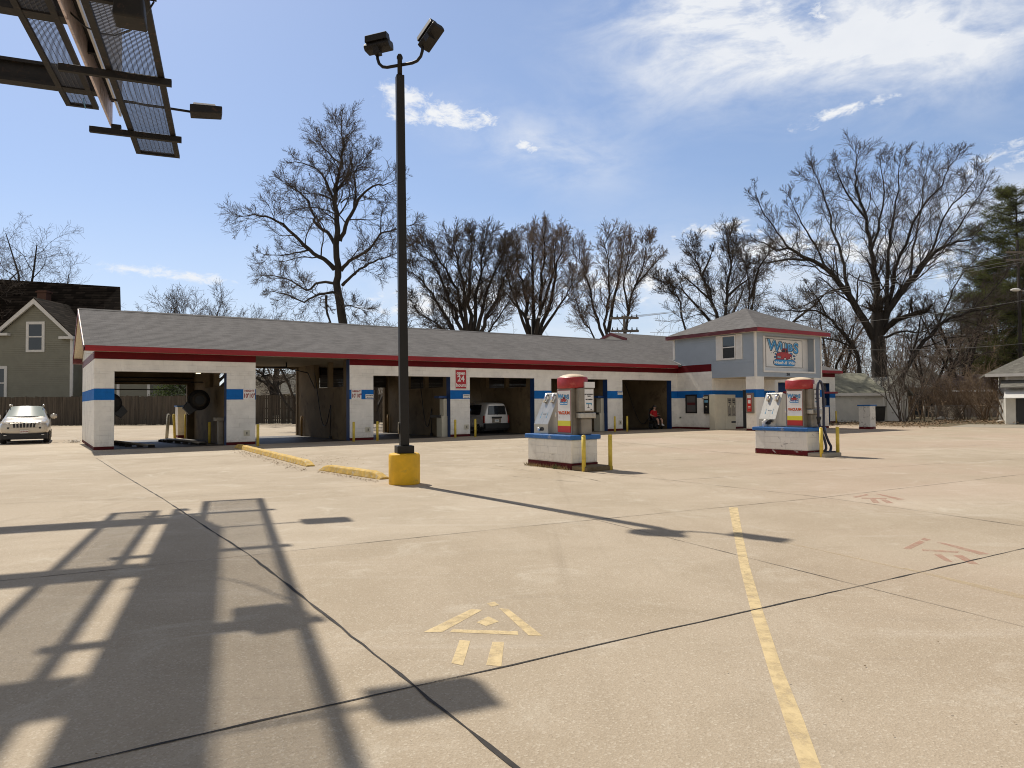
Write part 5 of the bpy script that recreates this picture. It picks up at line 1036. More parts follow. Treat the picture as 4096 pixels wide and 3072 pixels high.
def pix(l, ox, oy, k, Yb, depth, rnd):
    """limb drawn from the photograph, given its own depth away from the trunk plane"""
    o = []; n = len(l); s = rnd.uniform(-1, 1) * depth
    for i, (x, y) in enumerate(l): t = i / max(1, n - 1); o.append(at(ox + x / k, oy + y / k, Yb + s * t + rnd.gauss(0, .12) * (i > 0)))
    return o
# big tree left of the lamp pole
Yb = 62.0; t1 = Tree(3); rd = random.Random(5); k7 = 1.7015
P1 = PR_(3, cap=9.5, kids=[1.55, 10, 8, 5, 3], seg=[5, 5, 4, 3, 3], wig=[.1, .19, .18, .18, .18], up=[.03, .07, .06, .04, .02], len=[.42, .58, .66, .62], ang=[46, 38, 34, 40], rr=.36, minr=.010, fall=.42, tip=.45)
z7 = lambda l, dp: pix(l, 900, 400, k7, Yb, dp, rd)
t1.limb(z7([(790, 1680), (786, 1520), (775, 1300), (770, 1130), (762, 900), (752, 700), (770, 560), (800, 430), (800, 290), (795, 200)], 0), .47, .04, P1, start=.45)
for l, r0, r1 in [([(745, 1150), (690, 1090), (600, 1040), (500, 950), (390, 850), (310, 800), (200, 780), (150, 790)], .24, .04), ([(745, 975), (700, 900), (620, 850), (600, 760), (540, 660), (470, 600), (400, 565)], .19, .035), ([(780, 960), (820, 860), (880, 740), (930, 650), (1000, 590), (1070, 575), (1130, 565)], .21, .035),
                  ([(790, 1160), (850, 1090), (930, 1050), (990, 1010), (1060, 910), (1150, 880), (1250, 855)], .18, .035), ([(800, 1260), (860, 1200), (950, 1130), (1040, 1090), (1110, 1070), (1180, 1040)], .15, .03), ([(755, 1250), (640, 1240), (560, 1290), (450, 1230), (350, 1200), (260, 1190)], .14, .03),
                  ([(755, 1310), (640, 1320), (540, 1370), (430, 1330), (330, 1300)], .13, .03), ([(745, 690), (690, 560), (640, 480), (560, 440), (480, 420)], .13, .03), ([(755, 620), (830, 530), (862, 470), (850, 370), (875, 300)], .12, .025), ([(745, 690), (650, 640), (560, 640), (470, 610)], .09, .025), ([(795, 440), (720, 370), (660, 310), (640, 250)], .09, .02),
                  ([(880, 735), (890, 600), (880, 500), (930, 430), (990, 350)], .12, .025), ([(580, 1020), (480, 1040), (380, 1060), (270, 1050)], .09, .025), ([(770, 800), (720, 760), (640, 740), (540, 730), (430, 760)], .08, .02), ([(1060, 910), (1060, 800), (1080, 720)], .07, .02), ([(800, 1400), (860, 1400), (930, 1420)], .08, .02), ([(690, 1330), (690, 1420), (720, 1520)], .12, .08), ([(790, 700), (840, 660), (900, 640), (960, 660)], .07, .02)]:
    t1.limb(z7(l, 5.0), r0, r1, P1, start=.15)
t1.build('bare_tree', 'tallest bare tree with a straight dark trunk, left of the lamp pole', mBark, mTwig, 'bare trees behind the car wash', base=tuple(Vector((at(900 + 786 / k7, 1500, Yb).x, Yb, 0))))
# old maple behind the office
Yb2 = 76.0; t2 = Tree(11); k8 = 1.1667; rd2 = random.Random(8)
P2 = PR_(3, cap=12, kids=[1.35, 10, 8, 5, 3], seg=[5, 5, 4, 3, 3], wig=[.1, .17, .18, .18, .16], up=[.03, .07, .06, .04, .02], len=[.40, .58, .64, .62], ang=[40, 34, 32, 38], rr=.34, minr=.011, fall=.48, tip=.45)
z8 = lambda l, dp: pix(l, 2200, 400, k8, Yb2, dp, rd2)
t2.limb(z8([(1540, 1420), (1540, 1290), (1535, 1180), (1525, 1100), (1528, 1000)], 0), .95, .62, P2, start=.97)
for l, r0, r1 in [([(1510, 1110), (1440, 980), (1380, 890), (1290, 790), (1200, 740), (1130, 690), (1060, 700), (985, 655)], .44, .05), ([(1210, 745), (1060, 750), (960, 768)], .14, .04), ([(1520, 1060), (1520, 950), (1525, 840), (1500, 700), (1480, 560), (1440, 440), (1425, 330), (1440, 250)], .42, .04),
                  ([(1545, 1070), (1600, 950), (1680, 850), (1750, 760), (1820, 700), (1900, 660), (1990, 640)], .46, .06), ([(1590, 960), (1600, 840), (1640, 720), (1700, 560), (1780, 450), (1840, 360), (1890, 280)], .26, .03), ([(1545, 1060), (1580, 900), (1575, 700), (1600, 580), (1620, 420), (1640, 290)], .28, .03),
                  ([(1400, 915), (1370, 780), (1330, 640), (1300, 520), (1260, 400), (1230, 335)], .22, .03), ([(1550, 1090), (1610, 1030), (1690, 1000), (1750, 985)], .30, .22), ([(1690, 1000), (1688, 975), (1685, 950)], .12, .10), ([(1555, 1110), (1640, 1080), (1720, 1085), (1800, 1060)], .15, .04), ([(1290, 790), (1240, 680), (1180, 580), (1130, 480)], .15, .03),
                  ([(1120, 695), (1060, 620), (1000, 530), (960, 440)], .12, .03), ([(1500, 700), (1540, 560), (1560, 430), (1540, 300)], .17, .03), ([(1480, 560), (1400, 460), (1350, 360), (1330, 300)], .14, .03), ([(1750, 760), (1800, 650), (1850, 520), (1940, 430), (1990, 350)], .16, .03), ([(1680, 850), (1690, 700), (1720, 560), (1740, 400), (1760, 300)], .16, .03), ([(1820, 700), (1900, 600), (1980, 480), (2030, 400)], .12, .03), ([(1370, 880), (1290, 900), (1190, 960), (1120, 980)], .12, .03)]:
    t2.limb(z8(l, 6.0), r0, r1, P2, start=.12)
t2.build('bare_tree', 'huge spreading bare maple behind the office with a broken stub limb', mBark, mTwig, 'bare trees behind the car wash', base=(at(2200 + 1540 / k8, 1500, Yb2).x, Yb2, 0))
t3 = Tree(12); z8b = lambda l, dp: pix(l, 2200, 400, k8, 74.0, dp, rd2); t3.limb(z8b([(1455, 1420), (1448, 1290), (1430, 1190), (1370, 1090), (1290, 1010), (1200, 980), (1090, 980)], -3), .34, .04, P2, start=.25); t3.limb(z8b([(1420, 1160), (1330, 1120), (1260, 1110)], 3), .12, .04, P2); t3.limb(z8b([(1290, 1010), (1250, 930), (1200, 870)], 3), .10, .03, P2)
t3.build('bare_tree', 'leaning bare tree arching left over the office roof', mBark, mTwig, 'bare trees behind the car wash', base=(at(2200 + 1455 / k8, 1500, 74).x, 74, 0))
t4 = Tree(14); t4.limb(z8b([(1640, 1420), (1660, 1250), (1750, 1130), (1850, 1030), (1950, 990), (2060, 970), (2190, 925)], -6), .30, .05, P2, start=.2); t4.limb(z8b([(1800, 1075), (1850, 960), (1900, 850), (1990, 740)], 3), .13, .03, P2); t4.limb(z8b([(1680, 1210), (1720, 1080), (1740, 960)], 4), .12, .03, P2); t4.limb(z8b([(1950, 990), (2060, 900), (2160, 760)], 3), .1, .03, P2)
t4.build('bare_tree', 'bare tree leaning right across the shrubs with a long slanting trunk', mBark, mTwig, 'bare trees behind the car wash', base=(at(2200 + 1640 / k8, 1500, 74).x, 74, 0))
# broad vase tree and the others behind the roof
def vase(seed, px, top, Y, nst, spread, lab, r0=.2, mt=mBark, mc=mTwig, P=None, low=.0, kidsk=None, group='bare trees behind the car wash'):
    b = at(px, 1500, Y); H = at(px, top + 15, Y).z; t = Tree(seed); rn = t.r; P = P or PR_(4, kids=[8, 7, 6, 5], len=[.38, .42, .46, .5], ang=[34, 38, 40, 45], up=[.06, .07, .06, .04, 0], minr=.014, fall=.35)
    base = (b.x, Y, 0); zt = H * low
    if low: t.add([(b.x, Y, -.1), (b.x + .1, Y, zt * .5), (b.x, Y, zt)], [r0 * 2.0, r0 * 1.8, r0 * 1.6], 0)
    for i in range(nst):
        a = 6.283 * i / nst + rn.uniform(-.4, .4); sp = spread * rn.uniform(.35, 1.1); d = Vector((math.cos(a) * sp, math.sin(a) * sp, 1)).normalized()
        t.grow((b.x + math.cos(a) * r0 * .8, Y + math.sin(a) * r0 * .8, zt - .2), tuple(d), H * (1 - low) * rn.uniform(.72, .98) * .86, r0 * rn.uniform(.7, 1.1), 0, P)
    return t.build('bare_tree', lab, mt, mc, group, base=base)
PV = PR_(3, kids=[12, 9, 7, 5], len=[.38, .58, .64, .6], tip=.18, rr=.34, ang=[26, 34, 38, 42], up=[.0, .05, .06, .04, 0], wig=[.07, .12, .18, .22, .25], minr=.012, fall=.35, start=[.28, .2, .15, .1])
PU = PR_(3, kids=[12, 9, 7, 5], len=[.36, .58, .64, .6], tip=.18, rr=.34, ang=[28, 28, 30, 36], up=[.06, .14, .10, .06, 0], wig=[.05, .08, .12, .16, .2], minr=.012, fall=.3, start=[.25, .2, .15, .1])
PO = PR_(3, kids=[11, 9, 8, 6], len=[.46, .56, .62, .6], tip=.2, rr=.36, ang=[46, 48, 46, 45], up=[.02, .03, .03, .02, 0], wig=[.16, .20, .20, .2, .2], minr=.012)
PG = PR_(3, cap=8, kids=[1.9, 9, 8, 5], seg=[5, 5, 4, 3, 3], wig=[.1, .15, .17, .17, .16], up=[.03, .08, .07, .05, .02], len=[.36, .56, .64, .62], ang=[34, 34, 34, 38], rr=.36, minr=.011, fall=.42)
zc = lambda l, Y, dp: pix(l, 1320, 720, .7056, Y, dp, rd2)
GT = [(21, 66, 395, mTwig, 'fan shaped bare tree with many stems just right of the lamp pole', [[(385, 470), (360, 400), (330, 320), (290, 240), (240, 200)], [(388, 470), (372, 380), (345, 280), (300, 210), (270, 180)], [(392, 470), (380, 360), (370, 260), (355, 200), (345, 165)], [(398, 470), (395, 350), (395, 250), (400, 190), (400, 160)], [(405, 470), (410, 360), (425, 260), (435, 200), (440, 165)], [(410, 470), (430, 370), (455, 280), (475, 230), (488, 190)], [(415, 470), (445, 390), (480, 310), (505, 260), (518, 215)], [(380, 470), (350, 420), (300, 340), (255, 285), (230, 255)], [(420, 470), (460, 410), (500, 350), (535, 315)], [(375, 470), (330, 430), (280, 390), (240, 360)]], .30),
      (22, 72, 580, mTwigR, 'tall bare tree with straight upright shoots above the middle of the roof', [[(570, 480), (560, 380), (540, 290), (525, 220), (515, 170)], [(575, 480), (575, 370), (570, 260), (575, 195), (575, 150)], [(580, 480), (590, 370), (600, 270), (605, 200), (605, 145)], [(585, 480), (610, 380), (635, 280), (648, 210), (655, 160)], [(575, 440), (545, 380), (505, 330), (480, 295)], [(590, 440), (630, 380), (665, 330), (688, 285)], [(585, 400), (620, 300), (635, 230), (636, 175)], [(572, 460), (530, 360), (500, 270), (495, 200)]], .34),
      (24, 72, 790, mTwigR, 'slender bare tree with separate pale trunks behind the utility pole', [[(780, 480), (780, 380), (785, 300), (780, 225), (785, 165)], [(778, 480), (755, 390), (735, 310), (715, 245), (702, 195)], [(785, 430), (800, 350), (815, 265), (825, 210), (830, 175)], [(830, 480), (840, 380), (860, 300), (885, 225), (893, 170)], [(845, 380), (830, 300), (840, 230), (850, 180)], [(860, 300), (905, 250), (933, 215)], [(750, 480), (720, 400), (690, 330), (680, 270)]], .22),
      (26, 70, 1100, mTwig, 'crooked bare tree with two twisted trunks left of the office roof', [[(1100, 480), (1080, 340), (1050, 270), (1030, 225), (1020, 185)], [(1105, 480), (1120, 330), (1130, 250), (1125, 190), (1130, 150)], [(1080, 340), (1030, 300), (985, 260)], [(1190, 480), (1185, 320), (1170, 240), (1145, 195)], [(1190, 330), (1210, 250), (1238, 205)], [(1050, 270), (1070, 225), (1080, 195)], [(1010, 480), (990, 350), (960, 310), (935, 285)], [(1120, 330), (1165, 290), (1200, 270)]], .26)]
for sd_, Yt, bx_, mc_, lab_, limbs_, r_ in GT:
    tg = Tree(sd_)
    for i_, l_ in enumerate(limbs_): tg.limb(([Vector((at(1320 + (l_[0][0] * .7 + bx_ * .3) / .7056, 1500, Yt).x, Yt, -.1))] if l_[0][1] >= 470 else []) + zc(l_, Yt, 4.0), r_ * (1 if len(l_) > 4 else .6), .022, PG, start=.34)
    tg.build('bare_tree', lab_, mBark, mc_, 'bare trees behind the car wash', base=(at(1320 + bx_ / .7056, 1500, Yt).x, Yt, 0))
vase(27, 2960, 880, 78, 5, .5, 'bare tree with twisting limbs directly behind the office roof', .36, P=PO, low=.2); vase(28, 1500, 1080, 68, 5, .7, 'low tangled bare tree between the tall tree and the lamp pole', .2, P=PO, low=.1); vase(29, 1180, 1150, 70, 4, .8, 'small bare tree at the foot of the tallest tree', .15, P=PO, low=.1)
vase(30, 800, 1035, 80, 12, 1.0, 'rounded small bare tree seen over the left part of the shingle roof', .24, P=PV, low=.12); vase(31, -30, 690, 95, 10, 1.0, 'bare tree behind the dark roofed house at the left edge', .36, P=PO, low=.2)
vase(34, 3330, 1040, 90, 5, .5, 'bare tree far behind the old maple', .25, P=PO, low=.15, mc=mTwigR); vase(35, 3840, 1000, 82, 5, .5, 'dark bare tree in front of the pine', .28, P=PO, low=.15); vase(36, 3700, 1150, 80, 5, .7, 'tangled bare tree between the maple and the pine', .22, P=PO, low=.1, mc=mTwigR)
# the tree and bushes seen through the bays
t5 = Tree(41); z5 = lambda l, dp: pix(l, 950, 1350, 2.7657, 86, dp, rd2); t5.limb(z5([(420, 860), (420, 640), (425, 480), (430, 370), (470, 250)], 0), .62, .25, PO, start=.7); t5.limb(z5([(390, 640), (350, 540), (270, 480), (180, 440)], 2), .34, .1, PO); t5.limb(z5([(380, 540), (300, 430), (220, 370), (100, 300)], -2), .26, .08, PO); t5.limb(z5([(440, 520), (520, 480), (600, 430), (700, 380)], 2), .2, .06, PO); t5.limb(z5([(430, 380), (380, 250), (330, 150)], 2), .2, .06, PO)
t5.build('bare_tree', 'thick forked bare tree seen through the tall open bay', mBark, mTwig, base=(at(950 + 420 / 2.7657, 1600, 86).x, 86, 0))
# pine at the right edge
def pine(px, top, Y, lab, seed, wid):
    rn = random.Random(seed); b = at(px, 1500, Y); H = at(px, top, Y).z; root = thing('pine_tree', lab, 'tree', (b.x, Y, 0)); t = Tree(seed); t.add([(0, 0, 0), (.1, 0, H * .4), (0, .1, H * .75), (0, 0, H)], [.42, .32, .16, .03], 0); V, F = [], []
    def tuft(p, d, L):
        for _ in range(34):
            k = len(V); a = Vector((rn.gauss(0, 1), rn.gauss(0, 1), rn.gauss(0, .8))); q = p + Vector((rn.gauss(0, .28), rn.gauss(0, .28), rn.gauss(0, .15))); e = (d * .9 + a.normalized() * .8 + Vector((0, 0, .25))).normalized() * L * rn.uniform(.5, 1.1); n = e.cross(Vector((rn.gauss(0, 1), rn.gauss(0, 1), rn.gauss(0, 1)))).normalized() * .022
            V.extend([q + n, q - n, q + e]); F.append((k, k + 1, k + 2))
    z = H * .16
    while z < H * .99:
        f = (z / H); rmax = wid * min(1, (1 - f) * 2.0 + .28) * rn.uniform(.6, 1.1)
        for i in range(rn.randint(3, 5)):
            a = rn.uniform(0, 6.28); L = rmax * rn.uniform(.5, 1.1); d = Vector((math.cos(a), math.sin(a), rn.uniform(-.05, .35))).normalized(); pts = []; p = Vector((0, 0, z))
            for j in range(6): pts.append(tuple(p)); p = p + d * (L / 5); d = (d + Vector((rn.gauss(0, .08), rn.gauss(0, .08), .05))).normalized()
            t.add(pts, [.07 - .011 * j for j in range(6)], 1)
            for j in range(2, 6):
                for _ in range(int(2 + L * .6)):
                    o = Vector((rn.gauss(0, .42), rn.gauss(0, .42), rn.gauss(0, .22))) * (L * .16 + .35); c = Vector(pts[j]) + o; t.add([pts[j], tuple(Vector(pts[j]).lerp(c, .5)), tuple(c)], [.03, .022, .014], 2); tuft(c, (c - Vector(pts[j])).normalized(), .55)
        z += H * .020
    tr = t; bx = tr.build('pine_tree', lab, mBark, mBark, base=(0, 0, 0))
    for ch in list(bx.children):
        if ch.name.startswith('trunk'): ch.parent = root
        else: ch.name = 'branches'; ch.parent = root
    bpy.data.objects.remove(bx); rawmesh('needles', np.array([tuple(v) for v in V]), np.array(F), mNeedle, root)
pine(4085, 745, 88, 'tall dark green pine at the right edge of the picture', 51, 10.5); pine(3985, 1040, 96, 'lower grey green pine beside the tall one', 52, 7.0)
# shrubs
def shrub(name, lab, px, py, h, nst, spread, m, Y=None, seed=1, P=None, group=None):
    g = G(px, py) if Y is None else Vector((at(px, 1600, Y).x, Y, 0)); t = Tree(seed); rn = t.r; P = P or PR_(2, kids=[9, 7, 5], len=[.45, .45, .45], ang=[35, 38, 40], up=[.02, .04, .02, 0], wig=[.10, .16, .2, .2], minr=.010, start=[.25, .15, .1])
    for i in range(nst):
        a = 6.283 * i / nst + rn.uniform(-.5, .5); sp = spread * rn.uniform(.3, 1.1); d = Vector((math.cos(a) * sp, math.sin(a) * sp, 1)).normalized(); t.grow((g.x + rn.gauss(0, .2), g.y + rn.gauss(0, .2), 0), tuple(d), h * rn.uniform(.7, 1.1), .05, 0, P)
    return t.build(name, lab, m, m, group, 'shrub', tuple(g))
shrub('bare_shrub', 'multi-stemmed bare shrub in front of the white garage corner', 3615, 1690, 6.6, 9, .55, mTwig, seed=61)
shrub('bare_shrub', 'dense brown shrub right of the chain link gate', 3840, 1680, 4.8, 11, .7, mBrush, seed=62, group='brown shrubs along the alley'); shrub('bare_shrub', 'arching brown shrub beside the white house at the right edge', 4045, 1690, 4.8, 12, .85, mBrush, seed=63, group='brown shrubs along the alley'); shrub('bare_shrub', 'brown shrub in the middle of the alley hedge', 3940, 1686, 3.9, 11, .8, mBrush, seed=64, group='brown shrubs along the alley'); shrub('bare_shrub', 'thin dark shrub behind the chain link fence', 3760, 1672, 4.6, 9, .6, mTwigR, seed=65, group='brown shrubs along the alley')
# thickets: far twigs that read as one mass
def thicket(name, lab, x0, x1, Y0, Y1, n, h0, h1, m, seed):
    t = Tree(seed); rn = t.r; P = PR_(2, kids=[8, 6, 4], len=[.36, .42, .45], ang=[38, 42, 42], up=[.02, .04, .02, 0], wig=[.10, .16, .22, .2], minr=.012, start=[.15, .15, .1], fall=.3)
    for _ in range(n):
        Y = rn.uniform(Y0, Y1); x = at(rn.uniform(x0, x1), 1600, Y).x; d = Vector((rn.gauss(0, .22), rn.gauss(0, .22), 1)).normalized(); t.grow((x, Y, 0), tuple(d), rn.uniform(h0, h1), .07, 0, P)
    base = t; r_ = t.build(name, lab, m, m)
    import itertools
    obs = list(r_.children); me = None; V, F, off = [], [], 0
    for o in obs:
        a = np.empty(len(o.data.vertices) * 3, np.float32); o.data.vertices.foreach_get('co', a); f = np.empty(len(o.data.loops), np.int32); o.data.loops.foreach_get('vertex_index', f); V.append(a.reshape(-1, 3)); F.append(f.reshape(-1, 4) + off); off += len(o.data.vertices); bpy.data.objects.remove(o)
    bpy.data.objects.remove(r_); return tag(rawmesh(name, np.concatenate(V), np.concatenate(F), m, None, True), lab, 'thicket', kind='stuff')
thicket('thicket', 'brown bare woodland behind the garage and the office', 3180, 4250, 86, 120, 240, 7, 13, mBrush, 71); thicket('thicket', 'grey brown bare woodland behind the car wash roof', 1350, 3180, 95, 135, 260, 6, 11, mTwigR, 72)
thicket('undergrowth', 'dry brushwood in front of the right hand houses', 3560, 4130, 62, 76, 70, 1.6, 4.0, mBrush, 73)
# ------------------------------------------------------------------ fence and houses on the left
fn = thing('wooden_fence', 'tall weathered grey wooden fence behind the car wash', 'fence', (0, 0, 0)); B = MB(); rl = MB()
def fence(a, b, h):
    a, b = Vector(a), Vector(b); L = (b - a).length; d = (b - a) / L; n = Vector((-d.y, d.x, 0)); x = 0
    while x < L:
        w_ = random.uniform(.19, .23); hh = h + random.gauss(0, .035); p, q = a + d * x, a + d * (x + w_ - random.choice([.006, .006, .008, .03])); t_ = n * (.03 + random.uniform(0, .015)); zz = random.uniform(.0, .06)
        B.prism([tuple(p + Vector((0, 0, zz))), tuple(q + Vector((0, 0, zz))), tuple(q + Vector((0, 0, hh))), tuple(p + Vector((0, 0, hh)))], t_); x += w_
    for z in (.5, 1.5, 2.5): rl.prism([tuple(a + n * .06 + Vector((0, 0, z))), tuple(b + n * .06 + Vector((0, 0, z))), tuple(b + n * .06 + Vector((0, 0, z + .1))), tuple(a + n * .06 + Vector((0, 0, z + .1)))], n * .06)
fence((-75, 70.2, 0), (-26, 70.2, 0), 2.88); fence((-26, 70.2, 0), (-10, 74.5, 0), 2.88); fence((-10, 74.5, 0), (16, 77.5, 0), 2.88)
B.obj('board', mWood, fn); rl.obj('rail', mWood, fn)
HY = 82.0
hs = thing('grey_house', 'olive grey clapboard house with white trimmed gable and dark shingle roof', 'house', (0, 0, 0))
def hp(x, y, Y=HY): return at(x, y, Y)
apx = hp(146, 1196); L_, R_ = hp(-12, 1332), hp(302, 1345); wl, wr = L_.x + .25, R_.x - .35; gz = (L_.z + R_.z) / 2
B = MB(); B.box(wl, HY, 0, wr, HY + 6, gz - .1); B.prism([(wl, HY, gz - .1), (wr, HY, gz - .1), (apx.x, HY, apx.z - .35)], (0, 6, 0)); xq = hp(470, 1245, HY + 3).x; B.prism([(-68, HY + 3, 0), (xq, HY + 3, 0), (xq, HY + 3, 9.0), (-68, HY + 3, 9.0)], (-6.1, 9.1, 0)); B.obj('wall', mSideG, hs)
B = MB(); B.open = True; z = 0
while z < gz - .2: lap(B, (wl, HY - .012, 0), (1, 0, 0), wr - wl, z, z + .22, (0, -1, 0), .22, .055); z += .22
zz = z
while zz < apx.z - .6:
    f = (apx.z - .35 - zz) / (apx.z - .35 - gz + .1); lap(B, (lerp(apx.x, wl, f), HY - .012, 0), (1, 0, 0), (wr - wl) * f, zz, zz + .22, (0, -1, 0), .22, .055); zz += .22
x_r = hp(470, 1245, HY + 3).x; z = 0
while z < 8.9: lap(B, (wr, HY + 2.985, 0), (1, 0, 0), x_r - wr, z, z + .22, (0, -1, 0), .22, .03); z += .22
B.obj('siding', mSideG, hs)
B = MB()
for a, b in ((L_, apx), (R_, apx)): B.prism([(a.x, HY - .55, a.z - .45), (a.x, HY - .55, a.z), (b.x, HY - .55, b.z), (b.x, HY - .55, b.z - .62)], (0, .25, 0))
B.box(L_.x - .1, HY - .6, L_.z - .35, L_.x + 1.6, HY + .1, L_.z - .05); B.box(R_.x - 1.6, HY - .6, R_.z - .35, R_.x + .1, HY + .1, R_.z - .05); B.box(wr - .22, HY - .085, 0, wr + .03, HY + .1, gz - .2); B.obj('trim', mTrim, hs)
B = MB()
for a in (L_, R_): B.prism([(a.x, HY - .6, a.z + .02), (apx.x, HY - .6, apx.z + .02), (apx.x, HY - .6, apx.z + .14), (a.x, HY - .6, a.z + .14)], (0, 8, 0))
rg0, rg1 = hp(-80, 1112, HY + 8), hp(481, 1152, HY + 8); ev = hp(489, 1250, HY + 2.4)
B.prism([(-70, HY + 2.4, 8.9), (ev.x, HY + 2.4, 8.9), (rg1.x, HY + 8, rg1.z), (-70, HY + 8, rg0.z)], (0, 0, .15)); B.prism([(-75, HY + 8, rg0.z), (rg1.x, HY + 8, rg1.z), (at(470, 1245, HY + 14).x, HY + 14, 8.9), (-75, HY + 14, 8.9)], (0, 0, .15)); B.obj('roof', mRoofDark, hs)
c0 = hp(174, 1260, HY + 5); B = MB(); B.box(c0.x - .55, HY + 4.6, 9, c0.x + .55, HY + 5.6, hp(174, 1163, HY + 5).z); B.box(c0.x - .7, HY + 4.5, hp(174, 1172, HY + 5).z, c0.x + .7, HY + 5.7, hp(174, 1166, HY + 5).z); B.obj('chimney', blockmat('dark_brick', (.10, .05, .035), wear=.9), hs)
def hwin(x0, y0, x1, y1, root, Y, split=.5, fr=.32):
    a, b = hp(x0, y0, Y), hp(x1, y1, Y); B = MB(); zt, zb = a.z, b.z
    for q in ((a.x, zb, a.x + fr, zt), (b.x - fr, zb, b.x, zt), (a.x + fr, zt - fr, b.x - fr, zt), (a.x + fr, zb, b.x - fr, zb + fr * .8), (a.x + fr, lerp(zb, zt, split) - .07, b.x - fr, lerp(zb, zt, split) + .07)): B.box(q[0], Y - .13, q[1], q[2], Y - .005, q[3])
    w_ = B.obj('window', mTrim, root); B = MB(); B.box(a.x + fr, Y - .095, zb + fr * .8, b.x - fr, Y - .085, zt - fr); B.obj('pane', mGlass, w_)
hwin(107, 1287, 180, 1408, hs, HY); hwin(-60, 1465, 29, 1600, hs, HY)
B = MB(); a = hp(295, 1443); B.box(a.x - .1, HY + .2, a.z - .3, a.x + .2, HY + .5, a.z + .2); B.tube([(wr + .12, HY - .1, gz - .3), (wr + .12, HY - .1, .2)], .07, 8); B.obj('downpipe', mTrim, hs)
wg0, wg1 = at(440, 1600, 80).x, at(604, 1600, 80).x; B = MB(); B.box(wg0, 80, 0, wg1, 88, 5.2); B.obj('wing_wall', mSideG, hs); B = MB(); B.open = True; z = 0
while z < 5.2: lap(B, (wg0, 79.99, 0), (1, 0, 0), wg1 - wg0, z, min(z + .22, 5.2), (0, -1, 0), .22, .055); z += .22
B.obj('siding', mSideG, hs); B = MB(); B.prism([(wg0 - .3, 79.5, 5.0), (wg1 + .4, 79.5, 5.0), (wg1 + .4, 84, 6.2), (wg0 - .3, 84, 6.2)], (0, 0, .12)); B.obj('wing_roof', mRoofDark, hs)
for px in (474, 596): x = at(px, 1600, 80).x; B = MB(); B.box(x - .16, 79.88, 0, x + .16, 80.1, 5.0); B.obj('trim', mTrim, hs)
def shed(name, lab, x0, x1, zt, Y, dep, m, roofm, rz, cat='house', wins=(), over=.4):
    """plain gabled building, ridge along x"""
    r_ = thing(name, lab, cat, (0, 0, 0)); B = MB(); B.box(x0, Y, 0, x1, Y + dep, zt); B.prism([(x0, Y, zt), (x0, Y + dep, zt), (x0, Y + dep / 2, rz - .1)], (x1 - x0, 0, 0)); B.obj('wall', m, r_)
    B = MB(); B.open = True; z = 0
    while z < zt: lap(B, (x0, Y - .01, 0), (1, 0, 0), x1 - x0, z, min(z + .2, zt), (0, -1, 0), .2, .025); z += .2
    B.obj('siding', m, r_)
    B = MB(); k = (rz - zt) / (dep / 2) * over; B.prism([(x0 - over, Y - over, zt - k), (x1 + over, Y - over, zt - k), (x1 + over, Y + dep / 2, rz), (x0 - over, Y + dep / 2, rz)], (0, 0, .1)); B.prism([(x0 - over, Y + dep / 2, rz), (x1 + over, Y + dep / 2, rz), (x1 + over, Y + dep + over, zt - k), (x0 - over, Y + dep + over, zt - k)], (0, 0, .1)); B.obj('roof', roofm, r_)
    B = MB(); B.box(x0 - over, Y - over - .04, zt - k - .12, x1 + over, Y - over, zt - k + .08); B.obj('gutter', mTrim, r_)
    for wx, wz, ww, wh in wins:
        B = MB(); B.box(wx - .12, Y - .09, wz - .12, wx + ww + .12, Y - .04, wz + wh + .12); q = B.obj('window', mTrim, r_); B = MB(); B.box(wx, Y - .1, wz, wx + ww, Y - .092, wz + wh); B.obj('pane', mGlass, q)
    return r_
shed('white_house', 'small pale house with a white roof seen through the first bay over the fence', at(610, 1600, 100).x, at(700, 1600, 100).x, 4.4, 100, 8, mSideW, mat('pale_roof', (.6, .58, .55), .6), 5.9)
shed('white_house', 'long pale building behind the forked tree in the tall open bay', at(1010, 1600, 118).x, at(1190, 1600, 118).x, 6.8, 118, 10, mat('pale_wall', (.55, .5, .42), .8), mat('flat_pale_roof', (.4, .38, .35), .8), 7.2)
q = shed('white_house', 'small white house with a dark window right of the forked tree', at(1125, 1600, 104).x, at(1300, 1600, 104).x, 3.9, 104, 8, mSideW, mRoofOld, 6.6, wins=[(at(1165, 1600, 104).x, 2.4, 1.1, 1.3)])
shed('long_shed', 'long pale shed roof seen through the bays behind the minivan', at(1480, 1600, 108).x, at(1960, 1600, 108).x, 5.2, 108, 10, mSideW, mat('light_metal_roof', (.5, .49, .46), .5), 7.0)
tv = Tree(81); lv = thing('evergreen_bush', 'green leafy bush above the fence seen through the first bay', 'bush', (at(740, 1600, 78).x, 78, 0)); V, F = [], []
for _ in range(5200):
    a = Vector((random.gauss(0, 1), random.gauss(0, 1), random.gauss(0, 1))).normalized() * random.uniform(.55, 1) ; p = Vector((a.x * 3.6 + random.gauss(0, .25), a.y * 1.8, 3.2 + a.z * 2.4 + random.gauss(0, .25))); k = len(V); e = Vector((random.gauss(0, 1), random.gauss(0, 1), random.gauss(0, 1))).normalized() * .14; n = e.cross(Vector((random.gauss(0, 1), random.gauss(0, 1), .3))).normalized() * .05; V += [p - e, p + n, p + e, p - n]; F.append((k, k + 1, k + 2, k + 3))
rawmesh('foliage', np.array([tuple(v) for v in V]), np.array(F), mLeafG, lv); B = MB()
for i in range(7): a = i * .9; B.tube([(0, 0, 0), (math.cos(a) * .8, math.sin(a) * .5, 1.8), (math.cos(a) * 2.4, math.sin(a) * 1.2, 4.2)], [.07, .05, .02], 6)
B.obj('stem', mBark, lv)
